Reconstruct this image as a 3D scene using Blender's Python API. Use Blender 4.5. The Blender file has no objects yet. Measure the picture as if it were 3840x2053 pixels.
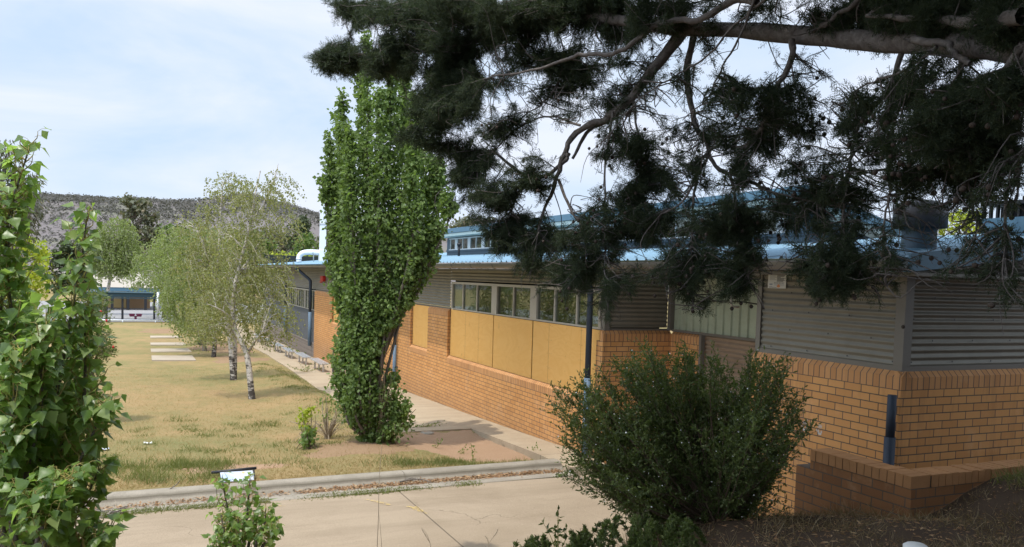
import bpy, math
import numpy as np
from mathutils import Vector, Matrix
R0 = np.random.default_rng(7)
sc = bpy.context.scene
COL = sc.collection
# ---------------------------------------------------------------- camera model (solved from the brick courses)
FL, CY, PITCH, ROLL, YAW, CX = 3095.3, 1212.1, .0551844, .0297803, .421956, 1920.
_f = np.array([math.sin(YAW)*math.cos(PITCH), math.cos(YAW)*math.cos(PITCH), -math.sin(PITCH)])
_r = np.array([math.cos(YAW), -math.sin(YAW), 0.]); _u = np.cross(_r, _f)
CR = _r*math.cos(ROLL)+_u*math.sin(ROLL); CU = -_r*math.sin(ROLL)+_u*math.cos(ROLL); CF = _f
KV = 3840/2576.
def ray(x, y): return CR*(x-CX)/FL-CU*(y-CY)/FL+CF          # survey helper: photo point -> bearing from the tripod
def vray(x, y): return ray(x*KV, y*KV)
def at(x, y, t): return vray(x, y)*t                          # bearing + distance -> world point
def onX(x, y, c): d = ray(x, y); return d*c/d[0]
def onY(x, y, c): d = ray(x, y); return d*c/d[1]
def onZ(x, y, c): d = ray(x, y); return d*c/d[2]
# ---------------------------------------------------------------- object helpers
def tag(o, label=None, cat=None, group=None, kind=None):
    if label: o['label'] = label
    if cat: o['category'] = cat
    if group: o['group'] = group
    if kind: o['kind'] = kind
    return o
def thing(name, label, cat, loc=(0, 0, 0), group=None):
    o = bpy.data.objects.new(name, None); COL.objects.link(o); o.location = [float(v) for v in loc]
    o.empty_display_size = .2
    return tag(o, label, cat, group)
def base_of(o):
    m = Matrix.Identity(4)
    while o is not None:
        m = Matrix.Translation(o.location) @ m if o.type == 'EMPTY' else m
        o = o.parent
    return m
def link(name, me, mats, parent=None):
    for m in (mats if isinstance(mats, (list, tuple)) else [mats]): me.materials.append(m)
    o = bpy.data.objects.new(name, me); COL.objects.link(o)
    if parent is not None:
        o.parent = parent
        if parent.type == 'EMPTY': o.matrix_parent_inverse = Matrix.Translation(-Vector(parent.location))
    return o
def copy_tree(o, parent=None):
    c = o.copy(); COL.objects.link(c)
    if parent is not None: c.parent = parent; c.matrix_parent_inverse = o.matrix_parent_inverse.copy()
    for ch in list(o.children): copy_tree(ch, c)
    return c
def npmesh(name, V, F, smooth=False, mi=None):
    """V (n,3) float, F (m,k) int with k = 3 or 4"""
    V = np.asarray(V, np.float32); F = np.asarray(F, np.int32); k = F.shape[1]
    me = bpy.data.meshes.new(name)
    me.vertices.add(len(V)); me.vertices.foreach_set('co', V.ravel())
    me.loops.add(F.size); me.loops.foreach_set('vertex_index', F.ravel())
    me.polygons.add(len(F)); me.polygons.foreach_set('loop_start', np.arange(0, F.size, k, dtype=np.int32))
    try: me.polygons.foreach_set('loop_total', np.full(len(F), k, np.int32))
    except Exception: pass
    me.polygons.foreach_set('use_smooth', np.full(len(F), smooth, bool))
    if mi is not None: me.polygons.foreach_set('material_index', np.asarray(mi, np.int32))
    me.update(calc_edges=True); me.validate()
    return me
class MB:
    def __init__(s): s.v = []; s.f = []; s.m = []; s.s = []
    def add(s, vs, fs, mi=0, smooth=False):
        b = len(s.v); s.v += [tuple(float(c) for c in v) for v in vs]
        for f in fs: s.f.append([i+b for i in f]); s.m.append(mi); s.s.append(smooth)
        return s
    def box(s, x0, x1, y0, y1, z0, z1, mi=0):
        x0, x1 = min(x0, x1), max(x0, x1); y0, y1 = min(y0, y1), max(y0, y1); z0, z1 = min(z0, z1), max(z0, z1)
        v = [(x0,y0,z0),(x1,y0,z0),(x1,y1,z0),(x0,y1,z0),(x0,y0,z1),(x1,y0,z1),(x1,y1,z1),(x0,y1,z1)]
        return s.add(v, [(0,3,2,1),(4,5,6,7),(0,1,5,4),(1,2,6,5),(2,3,7,6),(3,0,4,7)], mi)
    def hexa(s, v, mi=0):
        return s.add(v, [(0,3,2,1),(4,5,6,7),(0,1,5,4),(1,2,6,5),(2,3,7,6),(3,0,4,7)], mi)
    def tube(s, pts, r, k=8, mi=0, caps=True, smooth=True):
        V, F = tube_np(pts, r, k)
        s.add(V, F.tolist(), mi, smooth)
        if caps:
            n = len(pts); b = len(s.v)-n*k
            s.f.append([b+i for i in range(k)][::-1]); s.m.append(mi); s.s.append(False)
            s.f.append([b+(n-1)*k+i for i in range(k)]); s.m.append(mi); s.s.append(False)
        return s
    def lathe(s, c, prof, k=20, mi=0, smooth=True):
        vs = []; fs = []
        for (r, z) in prof:
            for i in range(k):
                a = 2*math.pi*i/k; vs.append((c[0]+r*math.cos(a), c[1]+r*math.sin(a), c[2]+z))
        for j in range(len(prof)-1):
            for i in range(k): fs.append((j*k+i, j*k+(i+1) % k, (j+1)*k+(i+1) % k, (j+1)*k+i))
        return s.add(vs, fs, mi, smooth)
    def sweep(s, prof, a, b, ax, mi=0, smooth=False, closed=False, caps=False):
        """prof: list of 2-D points in the plane across the axis ax ('x' -> (y,z), 'y' -> (x,z)); swept from a to b"""
        n = len(prof); mk = (lambda t, p: (t, p[0], p[1])) if ax == 'x' else (lambda t, p: (p[0], t, p[1]))
        vs = [mk(a, p) for p in prof]+[mk(b, p) for p in prof]
        m = n if closed else n-1
        fs = [(i, (i+1) % n, n+(i+1) % n, n+i) for i in range(m)]
        s.add(vs, fs, mi, smooth)
        if caps and closed:
            q = len(s.v)-2*n
            s.f += [[q+i for i in range(n)][::-1], [q+n+i for i in range(n)]]; s.m += [mi, mi]; s.s += [False, False]
        return s
    def build(s, name, mats, parent=None):
        me = bpy.data.meshes.new(name); me.from_pydata(s.v, [], s.f)
        me.polygons.foreach_set('material_index', np.array(s.m, np.int32)); me.polygons.foreach_set('use_smooth', np.array(s.s, bool))
        me.update()
        import bmesh
        bm = bmesh.new(); bm.from_mesh(me); bmesh.ops.recalc_face_normals(bm, faces=bm.faces); bm.to_mesh(me); bm.free()
        return link(name, me, mats, parent)
def tube_np(pts, r, k=6):
    P = np.asarray(pts, float); n = len(P); r = np.broadcast_to(np.asarray(r, float), (n,))
    T = np.gradient(P, axis=0); T /= np.linalg.norm(T, axis=1)[:, None]+1e-9
    a = np.array([0, 0, 1.]) if abs(T[0][2]) < .9 else np.array([1., 0, 0])
    U = np.zeros((n, 3)); u = np.cross(T[0], a)
    for i in range(n):
        u = u-T[i]*(u@T[i]); u = u/(np.linalg.norm(u)+1e-9); U[i] = u
    W = np.cross(T, U); th = np.arange(k)*2*math.pi/k
    V = P[:, None]+r[:, None, None]*(U[:, None]*np.cos(th)[None, :, None]+W[:, None]*np.sin(th)[None, :, None])
    i = np.arange(n-1)[:, None]*k; j = np.arange(k)[None]; j2 = (j+1) % k
    F = np.stack([i+j, i+j2, i+k+j2, i+k+j], -1).reshape(-1, 4)
    return V.reshape(-1, 3), F
class Tubes:
    def __init__(s): s.V = []; s.F = []; s.n = 0
    def add(s, pts, r, k=5):
        V, F = tube_np(pts, r, k); s.V.append(V); s.F.append(F+s.n); s.n += len(V)
    def build(s, name, mat, parent=None):
        return link(name, npmesh(name, np.concatenate(s.V), np.concatenate(s.F), True), mat, parent)
def spline(pts, n):
    """Catmull-Rom through pts"""
    P = np.asarray(pts, float)
    if len(P) < 3: t = np.linspace(0, 1, n)[:, None]; return P[0]*(1-t)+P[-1]*t
    Q = np.concatenate([[2*P[0]-P[1]], P, [2*P[-1]-P[-2]]]); m = len(P)-1; out = []
    for u in np.linspace(0, m-1e-6, n):
        i = int(u); t = u-i; p0, p1, p2, p3 = Q[i:i+4]
        out.append(.5*((2*p1)+(p2-p0)*t+(2*p0-5*p1+4*p2-p3)*t*t+(3*p1-p0-3*p2+p3)*t**3))
    return np.array(out)
def unit(v): return v/(np.linalg.norm(v, axis=-1, keepdims=True)+1e-9)
def inst(T, F, pos, ydir, nrm, size, sx=None):
    """copies of template verts T (x across, y along, z normal) -> one vertex and face array"""
    ydir = unit(ydir); x = unit(np.cross(ydir, nrm)); z = np.cross(x, ydir); N = len(pos)
    size = np.broadcast_to(size, (N,)); sx = size if sx is None else np.broadcast_to(sx, (N,))
    V = pos[:, None]+x[:, None]*(T[None, :, 0:1]*sx[:, None, None])+ydir[:, None]*(T[None, :, 1:2]*size[:, None, None])+z[:, None]*(T[None, :, 2:3]*size[:, None, None])
    FF = (F[None]+(np.arange(N)*len(T))[:, None, None]).reshape(-1, F.shape[1])
    return V.reshape(-1, 3), FF
def rnd(rng, n): return unit(rng.normal(size=(n, 3)))
# leaf templates
def leaf_poplar():
    half = [(.0, 0.), (.16, .06), (.36, .16), (.47, .26), (.40, .36), (.37, .42), (.27, .55), (.24, .63), (.12, .80), (.07, .88), (0., 1.08)]
    V = [(0, y, 0) for _, y in half]; n = len(half)
    for sgn in (-1, 1):
        V += [(sgn*x, y, .24*x+.05*math.sin(9*y)*x-.10*y*y) for x, y in half]
    V = [(x, y, z if i >= n else -.10*y*y) for i, (x, y, z) in enumerate(V)]
    F = []
    for sgn, o in ((-1, n), (1, 2*n)):
        for i in range(n-1): F.append((i, i+1, o+i+1, o+i) if sgn < 0 else (i, o+i, o+i+1, i+1))
    return np.array(V, float), np.array(F)
def leaf_dia():
    V = np.array([(0, 0, 0), (.42, .38, .08), (0, 1, -.08), (-.42, .38, .08)], float)
    return V, np.array([(0, 1, 2), (0, 2, 3)])
def leaf_thin():
    V = np.array([(0, 0, 0), (.14, .4, .02), (0, 1, -.05), (-.14, .4, .02)], float)
    return V, np.array([(0, 1, 2), (0, 2, 3)])
# ---------------------------------------------------------------- materials
class NT:
    def __init__(s, name):
        s.m = bpy.data.materials.new(name); s.m.use_nodes = True; s.t = s.m.node_tree; s.t.nodes.clear()
        s.out = s.n('ShaderNodeOutputMaterial')
    def n(s, typ, **kw):
        nd = s.t.nodes.new(typ)
        for k, v in kw.items():
            if k.startswith('i_'):
                nd.inputs[int(k[2:]) if k[2:].isdigit() else k[2:].replace('_', ' ')].default_value = v
            else: setattr(nd, k, v)
        return nd
    def l(s, a, b): s.t.links.new(a, b)
    def math(s, op, a, b=None, c=None):
        nd = s.n('ShaderNodeMath', operation=op)
        for i, v in enumerate((a, b, c)):
            if v is None: continue
            if hasattr(v, 'is_output'): s.l(v, nd.inputs[i])
            else: nd.inputs[i].default_value = v
        return nd.outputs[0]
    def mix(s, fac, a, b, bt='MIX'):
        nd = s.n('ShaderNodeMix', data_type='RGBA', blend_type=bt, clamp_factor=True)
        for i, v in ((0, fac), (6, a), (7, b)):
            if hasattr(v, 'is_output'): s.l(v, nd.inputs[i])
            else: nd.inputs[i].default_value = v if i == 0 else (*v, 1)
        return nd.outputs[2]
    def ramp(s, fac, stops):
        nd = s.n('ShaderNodeValToRGB'); s.l(fac, nd.inputs[0]); e = nd.color_ramp.elements
        while len(e) < len(stops): e.new(.5)
        for el, (p, c) in zip(e, stops): el.position = p; el.color = (*c, 1) if not isinstance(c, (int, float)) else (c, c, c, 1)
        return nd.outputs[0]
    def noise(s, scale, detail=4, rough=.6, vec=None, dist=0):
        nd = s.n('ShaderNodeTexNoise'); nd.inputs['Scale'].default_value = scale; nd.inputs['Detail'].default_value = detail
        nd.inputs['Roughness'].default_value = rough; nd.inputs['Distortion'].default_value = dist
        s.l(vec if vec is not None else s.obj(), nd.inputs['Vector']); return nd.outputs[0]
    def obj(s):
        if not hasattr(s, '_o'): s._o = s.n('ShaderNodeTexCoord').outputs['Object']
        return s._o
    def sep(s, v): nd = s.n('ShaderNodeSeparateXYZ'); s.l(v, nd.inputs[0]); return nd.outputs
    def comb(s, x, y, z):
        nd = s.n('ShaderNodeCombineXYZ')
        for i, v in enumerate((x, y, z)):
            if hasattr(v, 'is_output'): s.l(v, nd.inputs[i])
            else: nd.inputs[i].default_value = v
        return nd.outputs[0]
    def mapv(s, scale=(1, 1, 1), vec=None, rot=(0, 0, 0), loc=(0, 0, 0)):
        nd = s.n('ShaderNodeMapping'); nd.inputs['Scale'].default_value = scale; nd.inputs['Rotation'].default_value = rot
        nd.inputs['Location'].default_value = loc
        s.l(vec if vec is not None else s.obj(), nd.inputs[0]); return nd.outputs[0]
    def bump(s, h, strength=.5, dist=.01):
        nd = s.n('ShaderNodeBump'); nd.inputs['Strength'].default_value = strength; nd.inputs['Distance'].default_value = dist
        s.l(h, nd.inputs['Height']); return nd.outputs[0]
    def bsdf(s, col, rough=.8, metal=0., spec=.3, nrm=None, trans=0.):
        nd = s.n('ShaderNodeBsdfPrincipled')
        for k, v in (('Base Color', col), ('Roughness', rough), ('Metallic', metal), ('Specular IOR Level', spec), ('Transmission Weight', trans)):
            if hasattr(v, 'is_output'): s.l(v, nd.inputs[k])
            else: nd.inputs[k].default_value = (*v, 1) if k == 'Base Color' else v
        if nrm is not None: s.l(nrm, nd.inputs['Normal'])
        s.l(nd.outputs[0], s.out.inputs[0]); return nd
    def surf(s, sh): s.l(sh, s.out.inputs[0])
def m_plain(name, col, rough=.7, metal=0., spec=.3, var=.12, scale=6., bump=0.):
    t = NT(name); n = t.noise(scale, 5, .65)
    c = t.mix(n, tuple(v*(1-var) for v in col), tuple(min(1, v*(1+var)) for v in col))
    n2 = t.noise(scale*.23, 3); c = t.mix(t.math('MULTIPLY', n2, .35), c, tuple(v*(1-1.6*var) for v in col))
    t.bsdf(c, rough, metal, spec, t.bump(t.noise(scale*8, 4), bump, .004) if bump else None); return t.m
def m_leaf(name, dark, light, trans=.35, rough=.5, tint=None, spec=.35, back=None, vary=0):
    t = NT(name); g = t.n('ShaderNodeNewGeometry')
    stops = [(0., dark), (.75, light)] + ([(1., tint)] if tint else [])
    c = t.ramp(g.outputs['Random Per Island'], stops)
    c = t.mix(t.math('MULTIPLY', t.noise(.9, 2), .55), c, tuple(v*.6 for v in dark))
    if vary: c = t.mix(t.ramp(t.noise(vary, 3, .6), [(.38, .55), (.5, 0.)]), c, tuple(v*.75 for v in dark)); c = t.mix(t.ramp(t.noise(vary*1.7, 2, .5), [(.52, 0.), (.66, .5)]), c, tuple(min(1, v*1.35) for v in light))
    if back: c = t.mix(t.math('MULTIPLY', g.outputs['Backfacing'], .6), c, back)
    p = t.bsdf(c, rough, 0., spec)
    tr = t.n('ShaderNodeBsdfTranslucent'); t.l(t.mix(.55, c, tuple(min(1, v*2.0) for v in (light[0]*1.15, light[1]*1.25, light[2]*.5))), tr.inputs[0])
    mx = t.n('ShaderNodeMixShader'); mx.inputs[0].default_value = trans; t.l(p.outputs[0], mx.inputs[1]); t.l(tr.outputs[0], mx.inputs[2]); t.surf(mx.outputs[0])
    return t.m
def m_brick(name, width=.24, row=.086, off=.5, z0=-1.053, dark=(.53, .245, .08), light=(.68, .345, .122), zoff=0.):
    t = NT(name); o = t.sep(t.obj()); g = t.sep(t.n('ShaderNodeNewGeometry').outputs['True Normal'])
    isx = t.math('GREATER_THAN', t.math('ABSOLUTE', g[0]), .5)
    u = t.math('ADD', t.math('MULTIPLY', o[1], isx), t.math('MULTIPLY', o[0], t.math('SUBTRACT', 1., isx)))
    v = t.comb(t.math('ADD', u, 20.), t.math('ADD', o[2], -z0+row*80), 0.)
    b = t.n('ShaderNodeTexBrick', offset=off, squash=1.); t.l(v, b.inputs['Vector'])
    for k, val in (('Scale', 1.), ('Mortar Size', .0058), ('Mortar Smooth', .1), ('Bias', 0.), ('Brick Width', width), ('Row Height', row)): b.inputs[k].default_value = val
    b.inputs['Color1'].default_value = (0, 0, 0, 1); b.inputs['Color2'].default_value = (1, 1, 1, 1); b.inputs['Mortar'].default_value = (.5, .5, .5, 1)
    c = t.ramp(b.outputs[0], [(0., dark), (.35, tuple(.45*a+.55*d for a, d in zip(dark, light))), (1., light)])
    c = t.mix(t.math('MULTIPLY', t.noise(28, 5, .7), .5), c, tuple(v*.72 for v in light))
    c = t.mix(t.math('MULTIPLY', t.noise(.7, 4), .5), c, tuple(v*.8 for v in dark))
    c = t.mix(t.ramp(t.noise(1.9, 5, .7), [(.56, 0.), (.76, .28)]), c, (.74, .52, .33))
    # soot low on the wall and rain streaks
    st = t.ramp(t.noise(1., 5, .7, t.mapv((5, 5, .35))), [(.52, 0.), (.78, .45)])
    c = t.mix(st, c, (.16, .085, .045))
    lo = t.ramp(t.math('ADD', t.math('MULTIPLY', o[2], -.8), t.math('MULTIPLY', t.noise(2.4, 4), .7)), [(.0, 0.), (.55, 0.), (1., .0)]) if 0 else t.math('MULTIPLY', t.math('SMOOTH_MIN', t.math('MAXIMUM', t.math('ADD', t.math('MULTIPLY', o[2], -1.5), -4.1), 0.), 1., .2), t.noise(3.2, 5, .7)); c = t.mix(lo, c, (.30, .17, .085))
    c = t.mix(b.outputs['Fac'], c, t.mix(t.noise(3, 3), (.062, .048, .037), (.145, .11, .08)))
    h = t.math('ADD', t.math('MULTIPLY', b.outputs['Fac'], -1.), t.math('MULTIPLY', t.noise(70, 4), .25))
    t.bsdf(c, .78, 0., .25, t.bump(h, .55, .006)); return t.m
M = {}
M['brick'] = m_brick('orange_brick')
M['soldier'] = m_brick('orange_brick_on_edge', .086, 4., 0., -3.0, (.48, .225, .085), (.62, .32, .13))
M['brick_dark'] = m_brick('weathered_shaded_retaining_brick', .24, .086, .5, -1.735, (.21, .092, .036), (.31, .145, .058))  # brown base taken darker to carry the canopy's shade in the colour
M['cap_brick'] = m_brick('capping_brick', .086, 4., 0., -3.0, (.30, .135, .055), (.44, .22, .095))
def m_corr(name, col, dirt, rough=.45, metal=.25):
    t = NT(name); n = t.noise(1.2, 5, .65, t.mapv((1, 1, 4)))
    c = t.mix(n, tuple(v*.8 for v in col), tuple(v*1.18 for v in col))
    d = t.ramp(t.noise(3.2, 6, .7), [(.45, 0.), (.8, .6)]); c = t.mix(d, c, dirt)
    t.bsdf(c, rough, metal, .35); return t.m
M['clad'] = m_corr('weathered_taupe_corrugated_steel', (.185, .17, .132), (.12, .105, .077))
M['clad_brown'] = m_corr('faded_tan_corrugated_steel', (.30, .22, .15), (.16, .11, .07))
M['clad_dark'] = m_plain('charcoal_ribbed_steel', (.12, .128, .138), .5, .2, .35, .15, 3)
M['ribbed'] = m_corr('pale_green_ribbed_sheet', (.36, .40, .29), (.19, .20, .13), .5, 0.)
M['base_board'] = m_plain('grey_brown_base_board', (.20, .165, .14), .7, 0, .3, .15, 2)
M['trim'] = m_plain('taupe_steel_trim', (.165, .15, .125), .45, .2, .35, .12, 3)
M['frame'] = m_plain('pale_beige_aluminium', (.44, .40, .335), .42, .2, .4, .07, 4)
M['frame_white'] = m_plain('white_window_frame', (.62, .66, .68), .4, .1, .4, .06, 4)
def m_roof(name, col):
    t = NT(name); n = t.noise(.9, 5, .65, t.mapv((2, .5, 1))); c = t.mix(n, tuple(v*.86 for v in col), tuple(min(1, v*1.12) for v in col))
    d = t.ramp(t.noise(2.6, 6, .7), [(.5, 0.), (.85, .5)]); c = t.mix(d, c, tuple(v*.6 for v in col))
    t.bsdf(c, .6, .05, .3); return t.m
M['roof'] = m_roof('sky_blue_roof_steel', (.185, .295, .375))
M['teal'] = m_plain('dark_teal_beam', (.035, .07, .09), .6)
M['fascia'] = m_plain('blue_painted_fascia', (.085, .17, .235), .45, .1, .4, .12, 3)
M['soffit'] = m_plain('pale_mint_soffit', (.42, .52, .50), .6, 0, .3, .08, 3)
M['upwall'] = m_plain('slate_blue_upper_wall', (.06, .095, .125), .6, 0, .3, .12, 2)
M['gutter'] = m_plain('weathered_steel_gutter', (.13, .125, .12), .33, .55, .5, .2, 5)
M['bracket'] = m_plain('blue_black_bracket', (.03, .04, .055), .45, .2, .4, .1, 6)
M['pipe_dark'] = m_plain('black_blue_downpipe', (.035, .046, .064), .6, .0, .3, .2, 8)
M['pipe_blue'] = m_plain('blue_grey_downpipe', (.11, .165, .225), .6, .0, .3, .15, 8)
M['pipe_beige'] = m_plain('beige_overflow_pipe', (.42, .37, .29), .45, .1, .4, .1, 6)
M['timber'] = m_plain('varnished_timber', (.40, .21, .07), .6, 0, .3, .2, 9)
M['white_steel'] = m_plain('white_painted_steel', (.74, .76, .78), .42, .1, .4, .05, 3)
M['alum'] = m_plain('bright_aluminium', (.56, .57, .58), .35, .6, .5, .08, 6)
M['black'] = m_plain('black_steel', (.02, .021, .024), .5, .1, .4, .2, 6)
M['red'] = m_plain('red_paint', (.45, .025, .02), .5)
M['maroon'] = m_plain('maroon_plastic', (.13, .018, .05), .45)
M['paint_white'] = m_plain('chalky_white_paint', (.50, .47, .42), .8, 0, .2, .1, 20)
M['yellow'] = m_plain('worn_yellow_paint', (.58, .43, .19), .8, 0, .2, .35, 45)
def m_worn():
    t = NT('worn_yellow_paint'); n = t.noise(38, 5, .8); p = t.bsdf((.56, .40, .14), .8, 0, .2); tr = t.n('ShaderNodeBsdfTransparent'); mx = t.n('ShaderNodeMixShader'); t.l(t.ramp(n, [(.40, 0.), (.62, .8)]), mx.inputs[0]); t.l(tr.outputs[0], mx.inputs[1]); t.l(p.outputs[0], mx.inputs[2]); t.surf(mx.outputs[0]); return t.m
M['worn'] = m_worn()
M['bark_grey'] = m_plain('grey_bark', (.17, .145, .12), .9, 0, .15, .35, 18, .8)
M['twig'] = m_plain('brown_twig', (.13, .09, .06), .9, 0, .15, .3, 20)
M['twig_green'] = m_plain('olive_stem', (.38, .31, .11), .7, 0, .2, .2, 20)
M['dead_twig'] = m_plain('dry_twig', (.34, .27, .19), .9, 0, .15, .25, 20)
M['cone'] = m_plain('cypress_cone', (.075, .058, .046), .9, 0, .15, .35, 60, .5)
def m_cypbark():
    t = NT('cypress_bark'); n = t.noise(1, 7, .75, t.mapv((22, 22, 22)), .6); n2 = t.noise(2.2, 5, .7)
    c = t.ramp(n, [(.25, (.055, .045, .04)), (.5, (.145, .13, .118)), (.8, (.28, .26, .24))]); c = t.mix(t.math('MULTIPLY', n2, .5), c, (.10, .075, .06))
    t.bsdf(c, .9, 0, .15, t.bump(n, .9, .012)); return t.m
M['cyp_bark'] = m_cypbark()
def m_birch():
    t = NT('white_birch_bark'); v = t.mapv((2.2, 2.2, 7)); n = t.noise(1.6, 6, .75, v)
    o = t.sep(t.obj()); low = t.ramp(t.math('MULTIPLY', t.math('ADD', o[2], 4.2), .42), [(.1, .62), (.75, 0.)])
    f = t.ramp(t.math('ADD', n, t.math('MULTIPLY', low, .34)), [(.53, 0.), (.62, 1.)])
    c = t.mix(f, t.mix(t.noise(9, 3), (.36, .32, .27), (.52, .48, .42)), (.05, .042, .035)); t.bsdf(c, .85, 0, .2); return t.m
M['birch_bark'] = m_birch()
def m_ply():
    t = NT('sealed_plywood'); o = t.sep(t.obj())
    v = t.mapv((1, 1.3, 9)); n0 = t.noise(1., 3, .5, t.mapv((1, .7, 1.6)), .8); w = t.math('FRACT', t.math('MULTIPLY', n0, 9.)); w = t.math('ABSOLUTE', t.math('SUBTRACT', w, .5))
    c = t.mix(t.math('MULTIPLY', w, 1.6), (.82, .45, .125), (.88, .52, .168))
    c = t.mix(t.math('MULTIPLY', t.noise(1.1, 5, .6, t.mapv((1, 1, .5))), .6), c, (.74, .385, .10))
    k = t.ramp(t.noise(4.3, 2, .5), [(.70, 0.), (.80, .6)]); c = t.mix(k, c, (.42, .20, .05))
    g = t.noise(1, 4, .7, t.mapv((30, 6, 120))); c = t.mix(t.math('MULTIPLY', g, .25), c, (.50, .26, .07))
    t.bsdf(c, .55, 0, .3); return t.m
M['ply'] = m_ply()
def m_conc(name, a, b, stain, sc=1., joints=None, moss=None):
    t = NT(name); n = t.noise(1.3*sc, 6, .7); c = t.mix(n, a, b)
    s1 = t.ramp(t.noise(.55*sc, 5, .65, None, .4), [(.45, 0.), (.72, .55)]); c = t.mix(s1, c, stain)
    s2 = t.ramp(t.noise(60, 3, .8), [(.3, .35), (.55, 0.)]); c = t.mix(s2, c, tuple(v*.5 for v in stain))
    s3 = t.ramp(t.noise(34, 2, .5), [(.66, 0.), (.74, .35)]); c = t.mix(s3, c, tuple(min(1, v*1.35) for v in b))
    st = t.ramp(t.noise(.5, 6, .7, t.mapv((1.1, 7, 1))), [(.5, 0.), (.8, .35)]); c = t.mix(st, c, tuple(v*.8 for v in stain))
    h = t.noise(90, 5, .8)
    if moss is not None:
        zz = t.math('SUBTRACT', t.sep(t.obj())[2], moss+.062); band = t.math('SUBTRACT', 1., t.math('MULTIPLY', t.math('ABSOLUTE', t.math('ADD', zz, t.math('MULTIPLY', t.math('SUBTRACT', t.noise(2.5, 4), .5), .05))), 22.))
        c = t.mix(t.math('MULTIPLY', t.math('MAXIMUM', band, 0.), .8), c, (.10, .085, .06))
    if joints:
        vo = t.n('ShaderNodeTexVoronoi', feature='DISTANCE_TO_EDGE'); vo.inputs['Scale'].default_value = .42; dv = t.n('ShaderNodeVectorMath', operation='ADD'); t.l(t.obj(), dv.inputs[0]); nn = t.n('ShaderNodeTexNoise'); nn.inputs['Scale'].default_value = 1.6; nn.inputs['Detail'].default_value = 5; t.l(t.obj(), nn.inputs['Vector']); t.l(nn.outputs[1], dv.inputs[1]); t.l(dv.outputs[0], vo.inputs['Vector'])
        ck = t.math('MULTIPLY', t.math('LESS_THAN', vo.outputs['Distance'], .0035), t.ramp(t.noise(.6, 3), [(.48, 0.), (.6, .55)])); c = t.mix(ck, c, (.12, .09, .06))
        ty = t.ramp(t.noise(1., 4, .6, t.mapv((.18, 1.5, 1))), [(.5, 0.), (.72, .4)]); c = t.mix(ty, c, tuple(v*.78 for v in stain))
        oil = t.ramp(t.noise(1.1, 3, .5), [(.70, 0.), (.80, .45)]); c = t.mix(oil, c, (.12, .09, .065))
        o = t.sep(t.obj()); j = None
        for ax, off, per, w in joints:
            d = t.math('ABSOLUTE', t.math('SUBTRACT', t.math('MODULO', t.math('ADD', o[ax], per*40-off+per/2), per), per/2))
            e = t.math('LESS_THAN', t.math('ADD', d, t.math('MULTIPLY', t.noise(14, 3), .006)), w+.003); j = e if j is None else t.math('MAXIMUM', j, e)
        c = t.mix(t.math('MULTIPLY', j, .8), c, (.07, .05, .035))
    t.bsdf(c, .88, 0, .2, t.bump(h, .35, .004)); return t.m
M['drive'] = m_conc('worn_driveway_concrete', (.275, .212, .142), (.345, .268, .185), (.19, .14, .088), 1., [(0, 3.42, 4.6, .009)])
M['path'] = m_conc('path_concrete', (.345, .27, .18), (.425, .34, .235), (.25, .185, .12), 1., [(1, 16.0, 3.1, .006)])
M['kerb'] = m_conc('kerb_concrete', (.255, .22, .17), (.345, .30, .235), (.13, .105, .075), 2.2, None, -3.15)
M['slab'] = m_conc('slab_concrete', (.34, .28, .21), (.42, .35, .265), (.26, .20, .135), 1.5)
M['court'] = m_conc('grey_court_asphalt', (.235, .225, .22), (.30, .29, .285), (.19, .18, .175), .3)
def m_lawn():
    t = NT('dry_summer_lawn'); o = t.obj()
    a = t.noise(.22, 6, .62); b = t.noise(1.6, 6, .7, t.mapv((1, .55, 1))); c3 = t.noise(16, 5, .8, t.mapv((1.6, .7, 1))); fine = t.noise(75, 4, .8, t.mapv((1.5, .5, 1)))
    straw = t.mix(c3, (.225, .152, .068), (.375, .262, .128)); green = t.mix(fine, (.105, .112, .038), (.205, .20, .08))
    f = t.ramp(t.math('ADD', t.math('MULTIPLY', a, .55), t.math('MULTIPLY', b, .5)), [(.42, 0.), (.64, .85)])
    c = t.mix(f, straw, green)
    soil = t.ramp(t.math('ADD', t.math('MULTIPLY', t.noise(.5, 4), .6), t.math('MULTIPLY', c3, .4)), [(.56, 0.), (.68, .75)]); c = t.mix(soil, c, (.27, .17, .092))
    c = t.mix(t.ramp(fine, [(.25, .45), (.5, 0.)]), c, (.12, .085, .035)); c = t.mix(t.ramp(fine, [(.62, 0.), (.8, .45)]), c, (.44, .335, .195))
    t.bsdf(c, .95, 0, .1, t.bump(t.math('ADD', fine, c3), .6, .03)); return t.m
M['lawn'] = m_lawn()
def m_soil(name, a, b):
    t = NT(name); n = t.noise(2.2, 6, .7); c = t.mix(n, a, b); n2 = t.noise(55, 5, .8); c = t.mix(t.ramp(n2, [(.3, .5), (.55, 0.)]), c, tuple(v*.55 for v in a))
    c = t.mix(t.ramp(n2, [(.62, 0.), (.75, .4)]), c, tuple(min(1, v*1.5) for v in b))
    t.bsdf(c, .95, 0, .1, t.bump(t.math('ADD', n2, n), .6, .015)); return t.m
M['soil'] = m_soil('bare_orange_soil', (.28, .175, .105), (.36, .24, .15))
M['soil_dark'] = m_soil('litter_covered_soil', (.20, .125, .07), (.32, .215, .125))
M['mulch'] = m_soil('dark_bank_mulch', (.05, .033, .022), (.10, .068, .043))
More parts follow.
